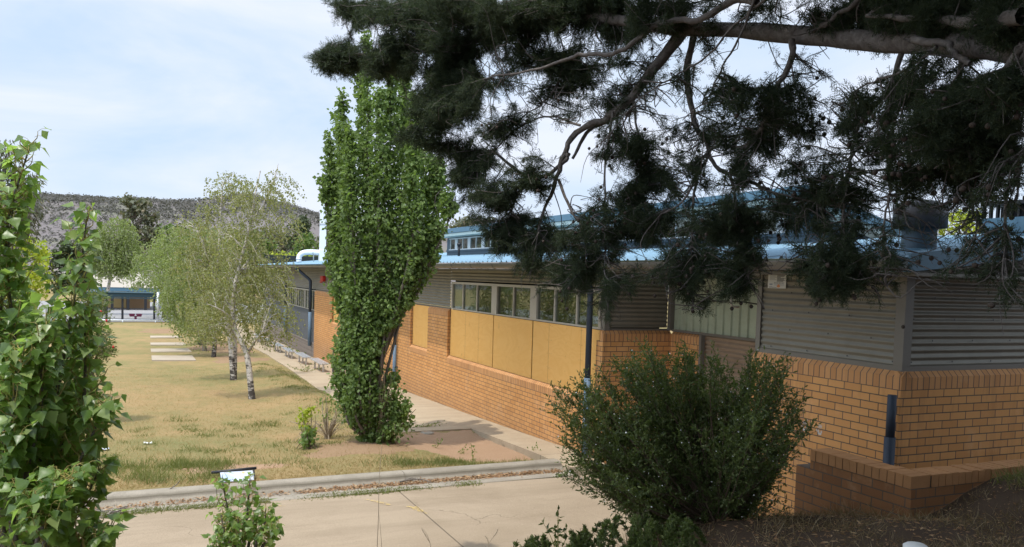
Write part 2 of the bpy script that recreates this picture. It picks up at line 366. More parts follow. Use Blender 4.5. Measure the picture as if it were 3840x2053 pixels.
def m_glass():
    t = NT('window_glass'); fr = t.n('ShaderNodeFresnel', i_0=1.5)
    gl = t.n('ShaderNodeBsdfGlossy'); gl.inputs['Roughness'].default_value = .02; gl.inputs['Color'].default_value = (1, 1, 1, 1)
    tr = t.n('ShaderNodeBsdfTransparent'); tr.inputs[0].default_value = (.62, .68, .64, 1)
    mx = t.n('ShaderNodeMixShader'); t.l(t.math('ADD', t.math('MULTIPLY', fr.outputs[0], .6), .03), mx.inputs[0]); t.l(tr.outputs[0], mx.inputs[1]); t.l(gl.outputs[0], mx.inputs[2]); t.surf(mx.outputs[0]); return t.m
M['glass'] = m_glass()
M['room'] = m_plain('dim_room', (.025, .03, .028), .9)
M['blind'] = m_plain('pale_green_blind', (.27, .34, .27), .8, 0, .2, .1, 2)
M['hill'] = None
def m_hill():
    t = NT('hazy_bushland_hillside'); n = t.noise(.011, 6, .7); n2 = t.noise(.08, 5, .8); n3 = t.noise(.004, 4, .6)
    c = t.mix(n2, (.125, .112, .112), (.17, .15, .143)); c = t.mix(t.ramp(n, [(.5, 0.), (.66, .7)]), c, (.15, .155, .105))
    c = t.mix(t.ramp(n3, [(.56, 0.), (.68, .75)]), c, (.27, .225, .165)); t.bsdf(c, 1., 0, 0.); return t.m
M['hill'] = m_hill()
M['far_leaf'] = m_leaf('hazy_gum_leaf', (.088, .086, .082), (.138, .13, .118), .12, .9, None, .05)
M['pop_near'] = m_leaf('poplar_leaf_near', (.07, .135, .028), (.215, .31, .08), .48, .34, (.37, .44, .16), .5, (.15, .21, .10))
M['pop'] = m_leaf('poplar_leaf', (.052, .09, .021), (.15, .215, .058), .38, .55, (.24, .31, .12), .25, (.16, .21, .09), 3.2)
M['birch_leaf'] = m_leaf('birch_leaf', (.135, .145, .055), (.245, .25, .11), .40, .5, (.34, .28, .14), .35)
M['birch_leaf2'] = m_leaf('birch_leaf_green', (.115, .15, .05), (.22, .26, .095), .38, .5, (.27, .28, .13), .35)
M['cyp'] = m_leaf('cypress_scale_leaf', (.021, .033, .020), (.056, .077, .042), .22, .6, (.115, .13, .055), .25)
M['bush'] = m_leaf('tea_tree_leaf', (.035, .056, .016), (.11, .14, .038), .28, .5, (.22, .23, .09), .35, None, 5.)
M['gum_leaf'] = m_leaf('gum_leaf', (.06, .07, .04), (.135, .14, .08), .2, .5, (.22, .17, .11), .35)
M['lime_leaf'] = m_leaf('lime_leaf', (.17, .23, .025), (.38, .42, .05), .4, .5, (.52, .48, .08), .3)
M['green_leaf'] = m_leaf('garden_leaf', (.05, .085, .02), (.13, .19, .05), .35, .5, (.20, .26, .07), .35)
M['pine_leaf'] = m_leaf('dark_pine_needle', (.03, .045, .022), (.075, .095, .042), .15, .6, None, .2)
M['needle'] = m_leaf('bottlebrush_leaf', (.06, .09, .025), (.15, .19, .055), .3, .5, (.25, .28, .09), .3)
M['grass'] = m_leaf('green_grass_blade', (.08, .10, .026), (.18, .195, .065), .3, .6, (.32, .26, .13), .2)
M['straw'] = m_leaf('straw_blade', (.22, .15, .066), (.37, .262, .125), .25, .7, (.46, .345, .185), .2)
M['straw_dark'] = m_leaf('bank_dry_grass', (.095, .066, .036), (.24, .175, .10), .2, .8, (.50, .40, .25), .15)
M['litter'] = m_leaf('fallen_leaf', (.17, .085, .04), (.36, .22, .12), .1, .8, (.50, .36, .20), .15)
M['petal'] = m_plain('white_petal', (.75, .73, .68), .6)
M['cream_roof'] = m_plain('cream_roof_sheet', (.34, .30, .245), .6, 0, .3, .06, .6)
M['wall_tan'] = m_plain('tan_far_wall', (.42, .27, .15), .8, 0, .2, .15, 1.2)
M['wall_yellow'] = m_plain('pale_yellow_door', (.55, .40, .18), .8, 0, .2, .08, 1.2)
M['sign'] = m_plain('sun_bleached_sign', (.44, .47, .53), .45, 0, .4, .12, 5)
M['ink'] = m_plain('dark_print', (.05, .05, .055), .7)
M['notice'] = m_plain('notice_white', (.60, .60, .56), .6, 0, .3, .05, 5)
M['orange_ink'] = m_plain('orange_print', (.62, .25, .10), .7)
M['grey_ink'] = m_plain('grey_print', (.28, .30, .34), .7)
# ---------------------------------------------------------------- camera, sun, sky
cam = bpy.data.cameras.new('camera'); co = bpy.data.objects.new('camera', cam); COL.objects.link(co)
cam.sensor_width = 36; cam.lens = 36*FL/3840; cam.shift_y = (CY-1026.5)/3840; cam.clip_start = .1; cam.clip_end = 20000
co.matrix_world = Matrix(((CR[0], CU[0], -CF[0], 0), (CR[1], CU[1], -CF[1], 0), (CR[2], CU[2], -CF[2], 0), (0, 0, 0, 1)))
sc.camera = co
SUN = np.array([-.80, -.60]); SUN = SUN/np.linalg.norm(SUN); ELEV = math.radians(67)
SUND = np.array([SUN[0]*math.cos(ELEV), SUN[1]*math.cos(ELEV), math.sin(ELEV)])
sl = bpy.data.lights.new('sun', 'SUN'); sl.energy = 3.6; sl.angle = math.radians(.55); sl.color = (1., .945, .86)
so = bpy.data.objects.new('sun', sl); COL.objects.link(so); so.location = (0, 0, 60)
so.rotation_euler = Vector(SUND).to_track_quat('Z', 'Y').to_euler()
w = bpy.data.worlds.new('World'); sc.world = w; w.use_nodes = True; nt = w.node_tree; nt.nodes.clear()
wo = nt.nodes.new('ShaderNodeOutputWorld'); bg = nt.nodes.new('ShaderNodeBackground'); nt.links.new(bg.outputs[0], wo.inputs[0])
sky = nt.nodes.new('ShaderNodeTexSky'); sky.sky_type = 'NISHITA'; sky.sun_disc = False; sky.sun_elevation = ELEV
sky.sun_rotation = math.atan2(SUN[0], SUN[1]); sky.altitude = 900; sky.air_density = 1.0; sky.dust_density = 1.2; sky.ozone_density = 1.2
tc = nt.nodes.new('ShaderNodeTexCoord'); mp = nt.nodes.new('ShaderNodeMapping'); nt.links.new(tc.outputs['Generated'], mp.inputs[0])
mp.inputs['Scale'].default_value = (1.6, 1.6, 5.5); mp.inputs['Rotation'].default_value = (.10, -.16, .5)
nz = nt.nodes.new('ShaderNodeTexNoise'); nz.inputs['Scale'].default_value = 1.5; nz.inputs['Detail'].default_value = 6; nz.inputs['Roughness'].default_value = .55; nz.inputs['Distortion'].default_value = .5
nt.links.new(mp.outputs[0], nz.inputs['Vector'])
rp = nt.nodes.new('ShaderNodeValToRGB'); nt.links.new(nz.outputs[0], rp.inputs[0])
rp.color_ramp.elements[0].position = .30; rp.color_ramp.elements[0].color = (.86, .86, .86, 1); rp.color_ramp.elements[1].position = .64; rp.color_ramp.elements[1].color = (.97, .97, .97, 1)
vc = nt.nodes.new('ShaderNodeValToRGB'); nt.links.new(nz.outputs[0], vc.inputs[0]); vc.color_ramp.elements[0].position = .36; vc.color_ramp.elements[0].color = (.61, .765, .97, 1); vc.color_ramp.elements[1].position = .60; vc.color_ramp.elements[1].color = (.80, .86, .985, 1)
vs_ = nt.nodes.new('ShaderNodeVectorMath'); vs_.operation = 'SCALE'; nt.links.new(vc.outputs[0], vs_.inputs[0]); vs_.inputs['Scale'].default_value = 11.2
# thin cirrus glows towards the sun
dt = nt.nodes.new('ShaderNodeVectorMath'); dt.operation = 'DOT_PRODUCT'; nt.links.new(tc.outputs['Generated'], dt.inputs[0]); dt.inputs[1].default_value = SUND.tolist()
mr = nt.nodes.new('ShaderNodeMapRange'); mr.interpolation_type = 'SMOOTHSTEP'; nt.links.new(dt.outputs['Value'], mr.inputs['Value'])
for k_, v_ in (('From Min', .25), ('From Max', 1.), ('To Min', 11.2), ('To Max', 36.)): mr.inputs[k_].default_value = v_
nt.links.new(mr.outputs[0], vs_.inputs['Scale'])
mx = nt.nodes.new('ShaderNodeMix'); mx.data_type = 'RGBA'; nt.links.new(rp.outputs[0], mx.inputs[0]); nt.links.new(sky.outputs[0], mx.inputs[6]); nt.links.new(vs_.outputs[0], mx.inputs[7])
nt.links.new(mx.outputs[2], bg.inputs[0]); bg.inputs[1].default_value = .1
sc.view_settings.view_transform = 'Standard'; sc.view_settings.look = 'None'; sc.view_settings.exposure = 0
# ---------------------------------------------------------------- terrain
ky = lambda x: 11.98+.018*(x-2)            # front line of the kerb, nearly straight
def P(y): return np.interp(y, [13, 18.4, 24, 38, 55, 80, 110, 170, 400, 4000], [-3.13, -3.34, -3.52, -3.97, -4.25, -4.62, -4.95, -5.4, -7, -9])
def vnoise(x, y, s, seed):
    r = np.random.default_rng(seed); T = r.random((64, 64)); x = np.asarray(x)/s; y = np.asarray(y)/s
    xi = np.floor(x).astype(int); yi = np.floor(y).astype(int); fx = x-xi; fy = y-yi; fx = fx*fx*(3-2*fx); fy = fy*fy*(3-2*fy)
    g = lambda a, b: T[a % 64, b % 64]
    return (g(xi, yi)*(1-fx)+g(xi+1, yi)*fx)*(1-fy)+(g(xi, yi+1)*(1-fx)+g(xi+1, yi+1)*fx)*fy
def sstep(a, b, x): t = np.clip((x-a)/(b-a), 0, 1); return t*t*(3-2*t)
def G(x, y):
    x = np.asarray(x, float); y = np.asarray(y, float)
    z = P(y)+.065*np.exp(-np.maximum(y-12.4, 0)/2.2)*(1-sstep(4.6, 6.2, x))
    z = z-.3*(1-sstep(ky(x)+.16, ky(x)+.36, y))
    z = z+.07*np.exp(-((x-3.7)**2+(y-15.)**2)/1.6)                       # mound round the poplar
    z = z-.10*sstep(4.5, 5.3, x)*(1-sstep(15.6, 16.3, y))                # bare soil bed
    z = z+.12*sstep(2.6, 4.2, x)*(1-sstep(4.3, 5.0, x))*sstep(18, 21, y)*(1-sstep(33, 37, y))   # low bank above the path
    return z+(vnoise(x, y, .9, 3)-.5)*.035*(1-sstep(60, 90, y))
def gv(x, y, f=None):
    """where the bearing of photo point (x, y) meets the ground"""
    d = vray(x, y); t = 3.
    f = f or G
    for _ in range(4000):
        q = d*t
        if q[2] < float(f(q[0], q[1])): break
        t *= 1.003
    return d*t
def grid(xs, ys, fz):
    X, Y = np.meshgrid(xs, ys); Z = fz(X, Y); V = np.stack([X, Y, Z], -1).reshape(-1, 3); nx, ny = len(xs), len(ys)
    i = (np.arange(ny-1)[:, None]*nx+np.arange(nx-1)[None]).ravel(); return V, np.stack([i, i+1, i+nx+1, i+nx], -1)
def struct(name, V, F, mat, smooth=True): return tag(link(name, npmesh(name, V, F, smooth), mat), kind='structure')
xs = np.concatenate([-np.geomspace(6, 4000, 40)[::-1], np.arange(-5.8, 7.4, .2), np.geomspace(7.6, 4000, 40)])
ys = np.concatenate([np.arange(11.2, 13.0, .1), np.arange(13.1, 40, .22), np.arange(40.3, 130, 1.5), np.geomspace(131, 4000, 40)])
struct('lawn', *grid(xs, ys, G), M['lawn'])
# concrete driveway, gutter channel, kerb
DZ = -3.15
xs = np.concatenate([np.linspace(-40, -4, 20), np.arange(-3.8, 7.2, .25), [7.19]]); ys = np.concatenate([np.linspace(2.6, 6, 5), np.arange(6.3, 11.4, .25), [11.5]])
struct('driveway', *grid(xs, ys, lambda x, y: DZ+(vnoise(x, y, 1.7, 9)-.5)*.012), M['drive'])
kb = MB()
for x0, x1 in zip(np.linspace(-40, 6.42, 18)[:-1], np.linspace(-40, 6.42, 18)[1:]):
    prof = lambda x: [(ky(x)-.53, DZ+.004), (ky(x)-.52, DZ+.014), (ky(x)-.36, DZ+.010), (ky(x)-.04, DZ-.03), (ky(x)+.01, DZ+.03), (ky(x)+.03, DZ+.066), (ky(x)+.06, DZ+.09), (ky(x)+.11, DZ+.102), (ky(x)+.2, DZ+.104), (ky(x)+.3, DZ+.092), (ky(x)+.37, DZ-.1)]
    x1b = x1-.006
    a = [(x0, y, z) for y, z in prof(x0)]; b = [(x1b, y, z) for y, z in prof(x1b)]; n = len(a)
    kb.add(a+b, [(i, i+1, n+i+1, n+i) for i in range(n-1)], 0, False)
tag(kb.build('kerb', M['kerb']), kind='structure')
# path along the wall
def PZ(x, y): return P(y)+.022
px = lambda y: np.interp(y, [12.3, 16.19, 16.2, 20, 23, 34, 40, 56, 75], [6.42, 6.40, 4.72, 4.66, 4.75, 5.25, 5.4, 5.1, 4.6])
pm = MB(); pys = np.concatenate([np.arange(11.9, 16.19, .5), [16.19, 16.2], np.arange(16.8, 75, .8)])
for a, b in zip(pys[:-1], pys[1:]):
    if b-a < .02: continue
    z = (float(PZ(0, a)), float(PZ(0, b))); l = (float(px(a)), float(px(b)))
    if a < 13: z = (z[0], z[1])
    pm.add([(l[0], a, z[0]), (7.19, a, z[0]), (7.19, b, z[1]), (l[1], b, z[1]), (l[0], a, z[0]-.2), (l[1], b, z[1]-.2)], [(0, 1, 2, 3), (0, 3, 5, 4)], 0)
zz = float(PZ(0, 16.2)); pm.add([(4.72, 16.2, zz), (6.40, 16.195, zz), (6.40, 16.195, zz-.25), (4.72, 16.2, zz-.25)], [(0, 1, 2, 3)], 0)
z0 = float(PZ(0, 11.9)); pm.add([(6.42, 11.9, z0), (7.19, 11.9, z0), (7.19, 11.9, z0-.3), (6.42, 11.9, z0-.3)], [(0, 1, 2, 3)], 0)
tag(pm.build('path', M['path']), kind='structure')
def blobsheet(name, cx, cy, rx, ry, mat, dz, seed, sx=30, rot=0.):
    """irregular patch laid on the ground"""
    th = np.linspace(0, 2*math.pi, 72, endpoint=False); r = np.random.default_rng(seed); k = 1+.16*np.sin(3*th+r.random()*6)+.10*np.sin(5*th+r.random()*6)+.06*np.sin(11*th+r.random()*6)+.05*r.normal(size=72)
    V = [(cx, cy, float(G(cx, cy))+dz)]; F = []
    for j, q in enumerate((.25, .5, .75, 1.)):
        for t, kk in zip(th, k):
            a, b = q*kk*rx*math.cos(t), q*kk*ry*math.sin(t); x = cx+a*math.cos(rot)-b*math.sin(rot); y = cy+a*math.sin(rot)+b*math.cos(rot)
            V.append((x, y, float(G(x, y))+dz*(1 if q < .9 else -.6)))
    for i in range(72):
        F.append((0, 1+i, 1+(i+1) % 72, 1+(i+1) % 72))
        for j in range(3): o = 1+j*72; F.append((o+i, o+72+i, o+72+(i+1) % 72, o+(i+1) % 72))
    mb = MB(); mb.add(V, [f if f[2] != f[3] else f[:3] for f in F], 0, True); return tag(mb.build(name, mat), kind='structure')
blobsheet('soil_bed', 5.45, 14.75, 1.45, 1.85, M['soil'], .018, 5)
blobsheet('soil_bed', 3.55, 14.3, 1.0, .75, M['soil_dark'], .016, 6)
blobsheet('soil_patch', *gv(585, 1178)[:2], .85, .34, M['soil'], .014, 8)
for i, (x, y, rx, ry) in enumerate(((470, 833, 3.5, 3.0), (560, 875, 1.6, 4.0), (600, 905, 1.2, 2.2))):
    blobsheet('soil_patch', *gv(x, y)[:2], rx, ry, M['soil_dark'], .02, 20+i)
# embankment the photographer stands on
toe = lambda x: np.interp(x, [-8, 0, 3, 4.5, 5.2, 6.1, 7.2], [4.2, 5.3, 6.7, 7.75, 7.75, 7.45, 7.3])
def B(x, y):
    x = np.asarray(x, float); y = np.asarray(y, float); d = toe(x)-y
    z = DZ-.03+1.58*(1-np.exp(-np.maximum(d, -.6)/1.75))
    z = z+.36*sstep(6.15, 7.3, x)*sstep(8.0, 7.2, y)+.25*sstep(4.0, 1.0, y)*sstep(2.5, 5., x)
    return z+(vnoise(x, y, .5, 12)-.5)*.07+(vnoise(x, y, .17, 13)-.5)*.03
xs = np.concatenate([np.linspace(-30, -4, 14), np.arange(-3.6, 6.0, .16)]); ys = np.concatenate([np.linspace(-14, -1, 8), np.arange(-.6, 9.0, .16)])
struct('bank', *grid(xs, ys, B), M['mulch'])
xs = np.concatenate([np.arange(5.84, 9, .16), np.linspace(9.3, 22, 10)]); ys = np.concatenate([np.linspace(-14, -1, 8), np.arange(-.6, 5.0, .16), [5.02]])
struct('bank', *grid(xs, ys, B), M['mulch'])
xs = np.arange(5.84, 6.1, .12); ys = np.arange(5.02, 9, .16); struct('bank', *grid(xs, ys, B), M['mulch'])
# sunken strip behind the retaining wall, and ground under the building
mb = MB(); mb.box(6.32, 30, 5.24, 6.14, -3.5, -2.75); mb.box(6.0, 7.19, 5.9, 7.3, -3.6, DZ-.02); tag(mb.build('ground', M['mulch']), kind='structure')
# hills: terrain seen round the valley
def ridge(az):
    """ridge height angle by bearing (degrees from the view axis)"""
    return np.interp(az, [-70, -33, -29.8, -26, -24, -21, -19.5, -18.3, -17.4, -15.3, -13.2, -11, -4, 2, 10, 30, 70], [3.6, 4.0, 4.05, 4.1, 4.2, 4.1, 4.5, 4.75, 4.75, 4.25, 3.65, 3.35, 2.9, 2.5, 2.2, 1.8, 1.6])
def H(azd, r):
    e = np.tan(np.radians(ridge(azd)-.16))*1500+7
    t = sstep(330, 1500, r); z = -8+e*t**1.15
    z = z+np.where(r > 1500, -(r-1500)*.05, 0)
    spur = 17*np.exp(-((azd+27)/5.5)**2)*np.exp(-((r-760)/240)**2)+14*np.exp(-((azd+14)/5)**2)*np.exp(-((r-850)/260)**2)+10*np.exp(-((azd+5)/6)**2)*np.exp(-((r-800)/300)**2)
    return z+spur+(vnoise(azd*26, r, 90, 4)-.5)*9*sstep(400, 800, r)*(1-sstep(1300, 1500, r)*.75)
az = np.linspace(-75, 75, 260); rr = np.concatenate([np.linspace(330, 1500, 60), [1560, 1700, 2200]])
A_, R_ = np.meshgrid(az, rr); th = np.radians(A_)+YAW
V = np.stack([R_*np.sin(th), R_*np.cos(th), H(A_, R_)], -1).reshape(-1, 3); n = len(az)
i = (np.arange(len(rr)-1)[:, None]*n+np.arange(n-1)[None]).ravel(); struct('hills', V, np.stack([i, i+1, i+n+1, i+n], -1), M['hill'])
# far bushland on the hills: reads as one mass
rg = np.random.default_rng(31); n = 34000
a = rg.uniform(-48, 48, n); r = np.where(rg.random(n) < .10, rg.uniform(1440, 1510, n), 380+1120*np.sqrt(rg.random(n)))
keep = (vnoise(a*22, r, 130, 14)*.6+vnoise(a*22, r, 45, 15)*.4 > .34) | (r > 1440); a, r = a[keep], r[keep]; n = len(a)
th = np.radians(a)+YAW; s = rg.uniform(2.0, 4.6, n)*(.75+.25*(r > 900)); base = np.stack([r*np.sin(th), r*np.cos(th), H(a, r)], -1)
K = 9; c = np.repeat(base, K, 0)+np.repeat(s, K)[:, None]*np.stack([rg.normal(0, .34, n*K), rg.normal(0, .34, n*K), .6+.30*rg.normal(size=n*K)], -1)
T, F = leaf_dia(); V, F = inst(T, F, c, rnd(rg, n*K)*np.array([1, 1, .5]), rnd(rg, n*K)*.7+np.array([-.3, -.3, .9]), np.repeat(s, K)*rg.uniform(.45, .85, n*K))
tag(link('far_bushland', npmesh('far_bushland', V, F), M['far_leaf']), kind='stuff')
# ---------------------------------------------------------------- school building
FX, SZ, EV = 7.2, -.86, .16          # facade plane, string course height, top of cladding
bd = thing('school_building', 'long low orange brick school building with taupe corrugated cladding and a sky blue roof', 'building', (FX, 12.2, -3.1))
def wall_x(y0, y1, z0, z1, x=FX, t=.22): return (x, x+t, y0, y1, z0, z1)
# brick walls
b = MB()
b.box(*wall_x(6.12, 8.43, -3.3, -1.05))                                  # near block, left face
b.box(FX+.22, 26, 6.12, 6.34, -3.3, -1.05)                               # near block, front face
b.box(FX+.22, 8.6, 8.21, 8.43, -3.3, -1.05)
b.box(8.6, 8.82, 11.36, 12.22, -3.3, -1.05)                              # return pier in the recess
b.box(FX, 8.82, 12.22, 12.44, -3.3, -1.05)                               # recess wall facing the camera
b.box(FX, FX+.22, 12.44, 20.1, -3.6, -2.25)                              # below the big boards
b.box(FX, FX+.22, 20.1, 21.72, -3.7, -1.05)
b.box(FX, FX+.22, 21.72, 23.35, -3.7, -2.25); b.box(FX, FX+.22, 23.35, 24.75, -3.8, -1.05)
b.box(FX, FX+.22, 24.75, 29., -4, -1.05); b.box(FX, FX+.22, 29., 34.4, -4.2, -2.25); b.box(FX, FX+.22, 34.4, 38.2, -4.2, -1.05)
b.build('brick_wall', M['brick'], bd)
# bricks on edge with a splayed top (string course and sills)
s = MB()
pf = lambda x, z: [(x+.10, z), (x+.055, z-.004), (x, z-.062), (x, z-.19), (x+.10, z-.19)]
def string_y(y0, y1, x=FX, z=SZ):
    p = pf(x, z); s.sweep(p, y0, y1, 'y', 0, False, True, True)
string_y(8.43, 6.12+.0); string_y(11.36, 12.22, 8.6); string_y(20.1, 21.72); string_y(23.35, 29.); string_y(34.4, 38.2)
for y0, y1 in ((12.44, 20.1), (21.72, 23.35), (29., 34.4)): string_y(y0, y1, FX, -2.06)
def string_x(x0, x1, y, z=SZ): s.sweep([(y+.10, z), (y+.055, z-.004), (y, z-.062), (y, z-.19), (y+.10, z-.19)], x0, x1, 'x', 0, False, True, True)
string_x(FX+.003, 26, 6.117); string_x(FX+.002, 8.6, 12.217)
s.build('soldier_course', M['soldier'], bd)
RS = .105
def rz(x): return .305+RS*(x-6.62)
# corrugated cladding: real ribs, 76 mm pitch
def corr_prof(x, z0, z1, sgn=-1, amp=.0085, pitch=.076):
    n = max(8, int((z1-z0)/pitch*8)); zz = np.linspace(z0, z1, n+1); return [(x+sgn*amp*math.sin((z-z0)*2*math.pi/pitch), z) for z in zz]
CXo = FX+.075
cl_ = lambda *a: MB().sweep(*a).build('corrugated_cladding', M['clad'], bd)
for y0, y1 in ((6.19, 8.36), (20.12, 24.75), (24.75, 38.2), (38.2, 46.), (46., 56.)):
    cl_(corr_prof(CXo, SZ+.045, EV), y0, y1, 'y', 0, True)
cl_(corr_prof(CXo, -.12, EV), 12.3, 20.12, 'y', 0, True)             # strip over the long window
_x = FX+.13
frontc = MB()
while _x < 12: frontc.sweep(corr_prof(6.12+.075, SZ+.045, rz(_x)-.12), _x, _x+.4, 'x', 0, True); _x += .4
frontc.build('corrugated_cladding', M['clad'], bd)
cl_(corr_prof(12.22+.075, SZ+.045, EV), FX+.13, 8.55, 'x', 0, True)
# screw heads on the near sheets
for ax, (u0, u1), zt in (('y', (6.3, 8.3), .1), ('x', (7.4, 9.2), .1), ('y2', (20.3, 24.6), .1)):
    q = MB()
    for i, z in enumerate(np.arange(SZ+.09, zt, .228)):
        for u in np.arange(u0+(.3 if i % 2 else 0), u1, .62):
            z2 = z+.0; a6 = np.linspace(0, 2*math.pi, 7)[:-1]
            if ax[0] == 'y': q.add([(CXo-.0125, u+.010*math.cos(a), z2+.010*math.sin(a)) for a in a6], [tuple(range(6))])
            else: q.add([(u+.010*math.cos(a), 6.12+.075-.0125, z2+.010*math.sin(a)) for a in a6], [tuple(range(6))])
    tag(q.build('screws', M['black'], bd), kind='stuff')
# flashings and corner trims
t = MB()
t.box(FX+.055, FX+.095, 6.17, 8.43, SZ-.004, SZ+.05); t.box(FX+.06, 20, 6.172, 6.21, SZ-.004, SZ+.05)
t.box(FX+.05, FX+.17, 6.165, 6.285, SZ+.05, EV); t.box(FX+.05, FX+.12, 8.36, 8.44, SZ+.0, EV)
t.box(FX+.06, FX+.095, 20.12, 38.2, SZ-.002, SZ+.035)
t.box(FX+.05, FX+.16, 12.265, 12.37, SZ-.004, EV); t.box(FX+.16, 8.62, 12.275, 12.31, SZ-.004, SZ+.03)
t.box(8.54, 8.62, 12.18, 12.27, SZ, EV)
t.build('steel_flashing', M['trim'], bd)
# recess: pale ribbed sheet above, tan corrugated below
rb = MB(); prof = []
y = 12.2
while y > 8.4:
    prof += [(8.63, y), (8.63, y-.135), (8.60, y-.15), (8.60, y-.185), (8.63, y-.20)]; y -= .20
vs = [(x, yy, SZ+.03) for x, yy in prof]+[(x, yy, EV-.05) for x, yy in prof]; n = len(prof)
rb.add(vs, [(i, i+1, n+i+1, n+i) for i in range(n-1)], 0, False)
rb.build('ribbed_panel', M['ribbed'], bd)
t = MB(); t.box(8.575, 8.64, 8.4, 12.18, SZ-.012, SZ+.028); t.box(8.58, 8.66, 8.4, 12.18, EV-.08, EV+.0); t.box(8.56, 8.64, 11.30, 11.36, -3.2, SZ-.012)
t.build('panel_frame', M['trim'], bd)
k = MB(); k.sweep(corr_prof(8.66, -3.2, SZ-.012, -1, .012), 8.43, 11.33, 'y', 0, True); k.build('roller_shutter', M['clad_brown'], bd)
# timber fascia glimpsed under the gutter, soffit
t = MB(); t.box(8.50, 8.535, 8.2, 11.4, EV-.02, EV+.10); t.build('timber_batten', M['timber'], bd)
# long window over the boards
MUL = [(20.1, 'e'), (17.23, 'm'), (15.17, 'm'), (12.44, 'e')]
def window_run(y_edges, thin, z0, z1, x, wide=.30, fm='frame', name='window', room=1.2, blind=()):
    w_ = MB(); d = .05
    ya, yb = min(y_edges), max(y_edges)
    w_.box(x-.012, x+d, ya, yb, z1-.055, z1); w_.box(x-.010, x+d, ya, yb, z0, z0+.03)
    for e in y_edges:
        hw = wide/2 if ya < e < yb else .045
        c = min(max(e, ya+hw), yb-hw); w_.box(x-.02 if ya < e < yb else x-.016, x+d, c-hw, c+hw, z0+.03, z1-.055)
    for e in thin: w_.box(x-.006, x+d, e-.022, e+.022, z0+.03, z1-.055)
    wf = w_.build(name, M[fm], bd)
    g = MB(); g.box(x+.022, x+.028, ya+.02, yb-.02, z0+.02, z1-.05); g.build('pane', M['glass'], wf)
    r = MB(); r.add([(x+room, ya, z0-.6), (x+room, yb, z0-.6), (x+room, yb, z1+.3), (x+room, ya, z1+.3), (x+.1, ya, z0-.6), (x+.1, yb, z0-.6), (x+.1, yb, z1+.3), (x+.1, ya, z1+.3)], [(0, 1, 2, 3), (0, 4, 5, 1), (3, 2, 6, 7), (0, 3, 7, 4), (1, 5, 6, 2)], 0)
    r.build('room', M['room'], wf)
    if blind:
        for (a, c, zl) in blind: MB().box(x+.07, x+.078, a, c, zl, z1-.03).build('blind', M['blind'], wf)
    return wf
window_run([20.1, 17.23, 15.17, 12.44], [19.27, 18.33, 16.2, 14.25, 13.35], -.86, -.155, FX+.09, blind=((19.3, 20.05, -.86), (18.36, 19.25, -.86), (16.25, 17.05, -.36), (13.4, 14.2, -.34)))
# reveals of the openings
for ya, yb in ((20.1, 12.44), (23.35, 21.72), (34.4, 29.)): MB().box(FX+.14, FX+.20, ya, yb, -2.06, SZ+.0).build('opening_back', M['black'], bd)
# plywood boards
def board(y0, y1, seams=(), x=FX+.075, z0=-2.055, z1=-.872):
    q = MB(); q.box(x, x+.017, y0, y1, z0, z1, 0)
    for sy in seams: q.box(x-.0012, x+.003, sy-.004, sy+.004, z0+.004, z1-.004, 1)
    rows = [y0+.04, y1-.04]+[sy+o for sy in seams for o in (-.05, .05)]
    lo, hi = min(rows), max(rows); rows += list(np.arange(lo+.6, hi-.4, .6))
    for yy in rows:
        for zz in np.arange(z0+.05, z1-.03, .27):
            zz += R0.normal(0, .006); yj = yy+R0.normal(0, .005); q.add([(x-.0015, yj+.0085*math.cos(a), zz+.0085*math.sin(a)) for a in np.linspace(0, 2*math.pi, 7)[:-1]], [tuple(range(6))], 1)
    return q.build('plywood_board', [M['ply'], M['timber']], bd)
board(17.25, 20.06, (18.12, 19.0)); board(15.19, 17.21); board(12.46, 15.14, (14.42, 13.12)); board(21.78, 23.31, z0=-2.052); board(29.1, 31.6); board(31.66, 34.35)
# far windowed bay: grey ribbed infill over a board base
wf = window_run([38.3, 40.9, 43.4, 46.], [38.95, 39.6, 40.25, 41.5, 42.1, 42.75, 44.05, 44.7, 45.3], -1.80, SZ, FX+.05, .16, blind=((38.9, 39.6, -1.8), (40.3, 40.8, -1.8), (41.6, 42.7, -1.8)))
window_run([46.2, 49.4, 52.6, 55.9], [47, 47.8, 48.6, 50.2, 51, 51.8, 53.4, 54.2, 55], -1.80, SZ, FX+.05, .16)
k = MB()
for y0, y1 in ((38.2, 46.1), (46.1, 56.)):
    prof = []; y = y0
    while y < y1: prof += [(FX+.06, y), (FX+.06, y+.2), (FX+.03, y+.225), (FX+.03, y+.275), (FX+.06, y+.3)]; y += .3
    n = len(prof); k.add([(x, min(yy, y1), -3.33) for x, yy in prof]+[(x, min(yy, y1), -1.80) for x, yy in prof], [(i, i+1, n+i+1, n+i) for i in range(n-1)], 0, False)
k.build('ribbed_infill', M['clad_dark'], bd)
k = MB()
for i in range(6): k.box(FX+.02, FX+.1, 38.2, 56, -4.5+i*.2, -4.5+i*.2+.185)
k.box(FX+.05, FX+.12, 38.2, 56, -4.6, -3.34); k.box(FX+.0, FX+.12, 38.2, 56, -3.345, -3.30); k.build('board_base', M['base_board'], bd)
e = MB(); e.box(FX+.1, FX+.3, 38.2, 56, -3.3, EV); e.box(FX+.1, 12, 55.9, 56, -4.5, 1.); e.build('inner_wall', M['room'], bd)
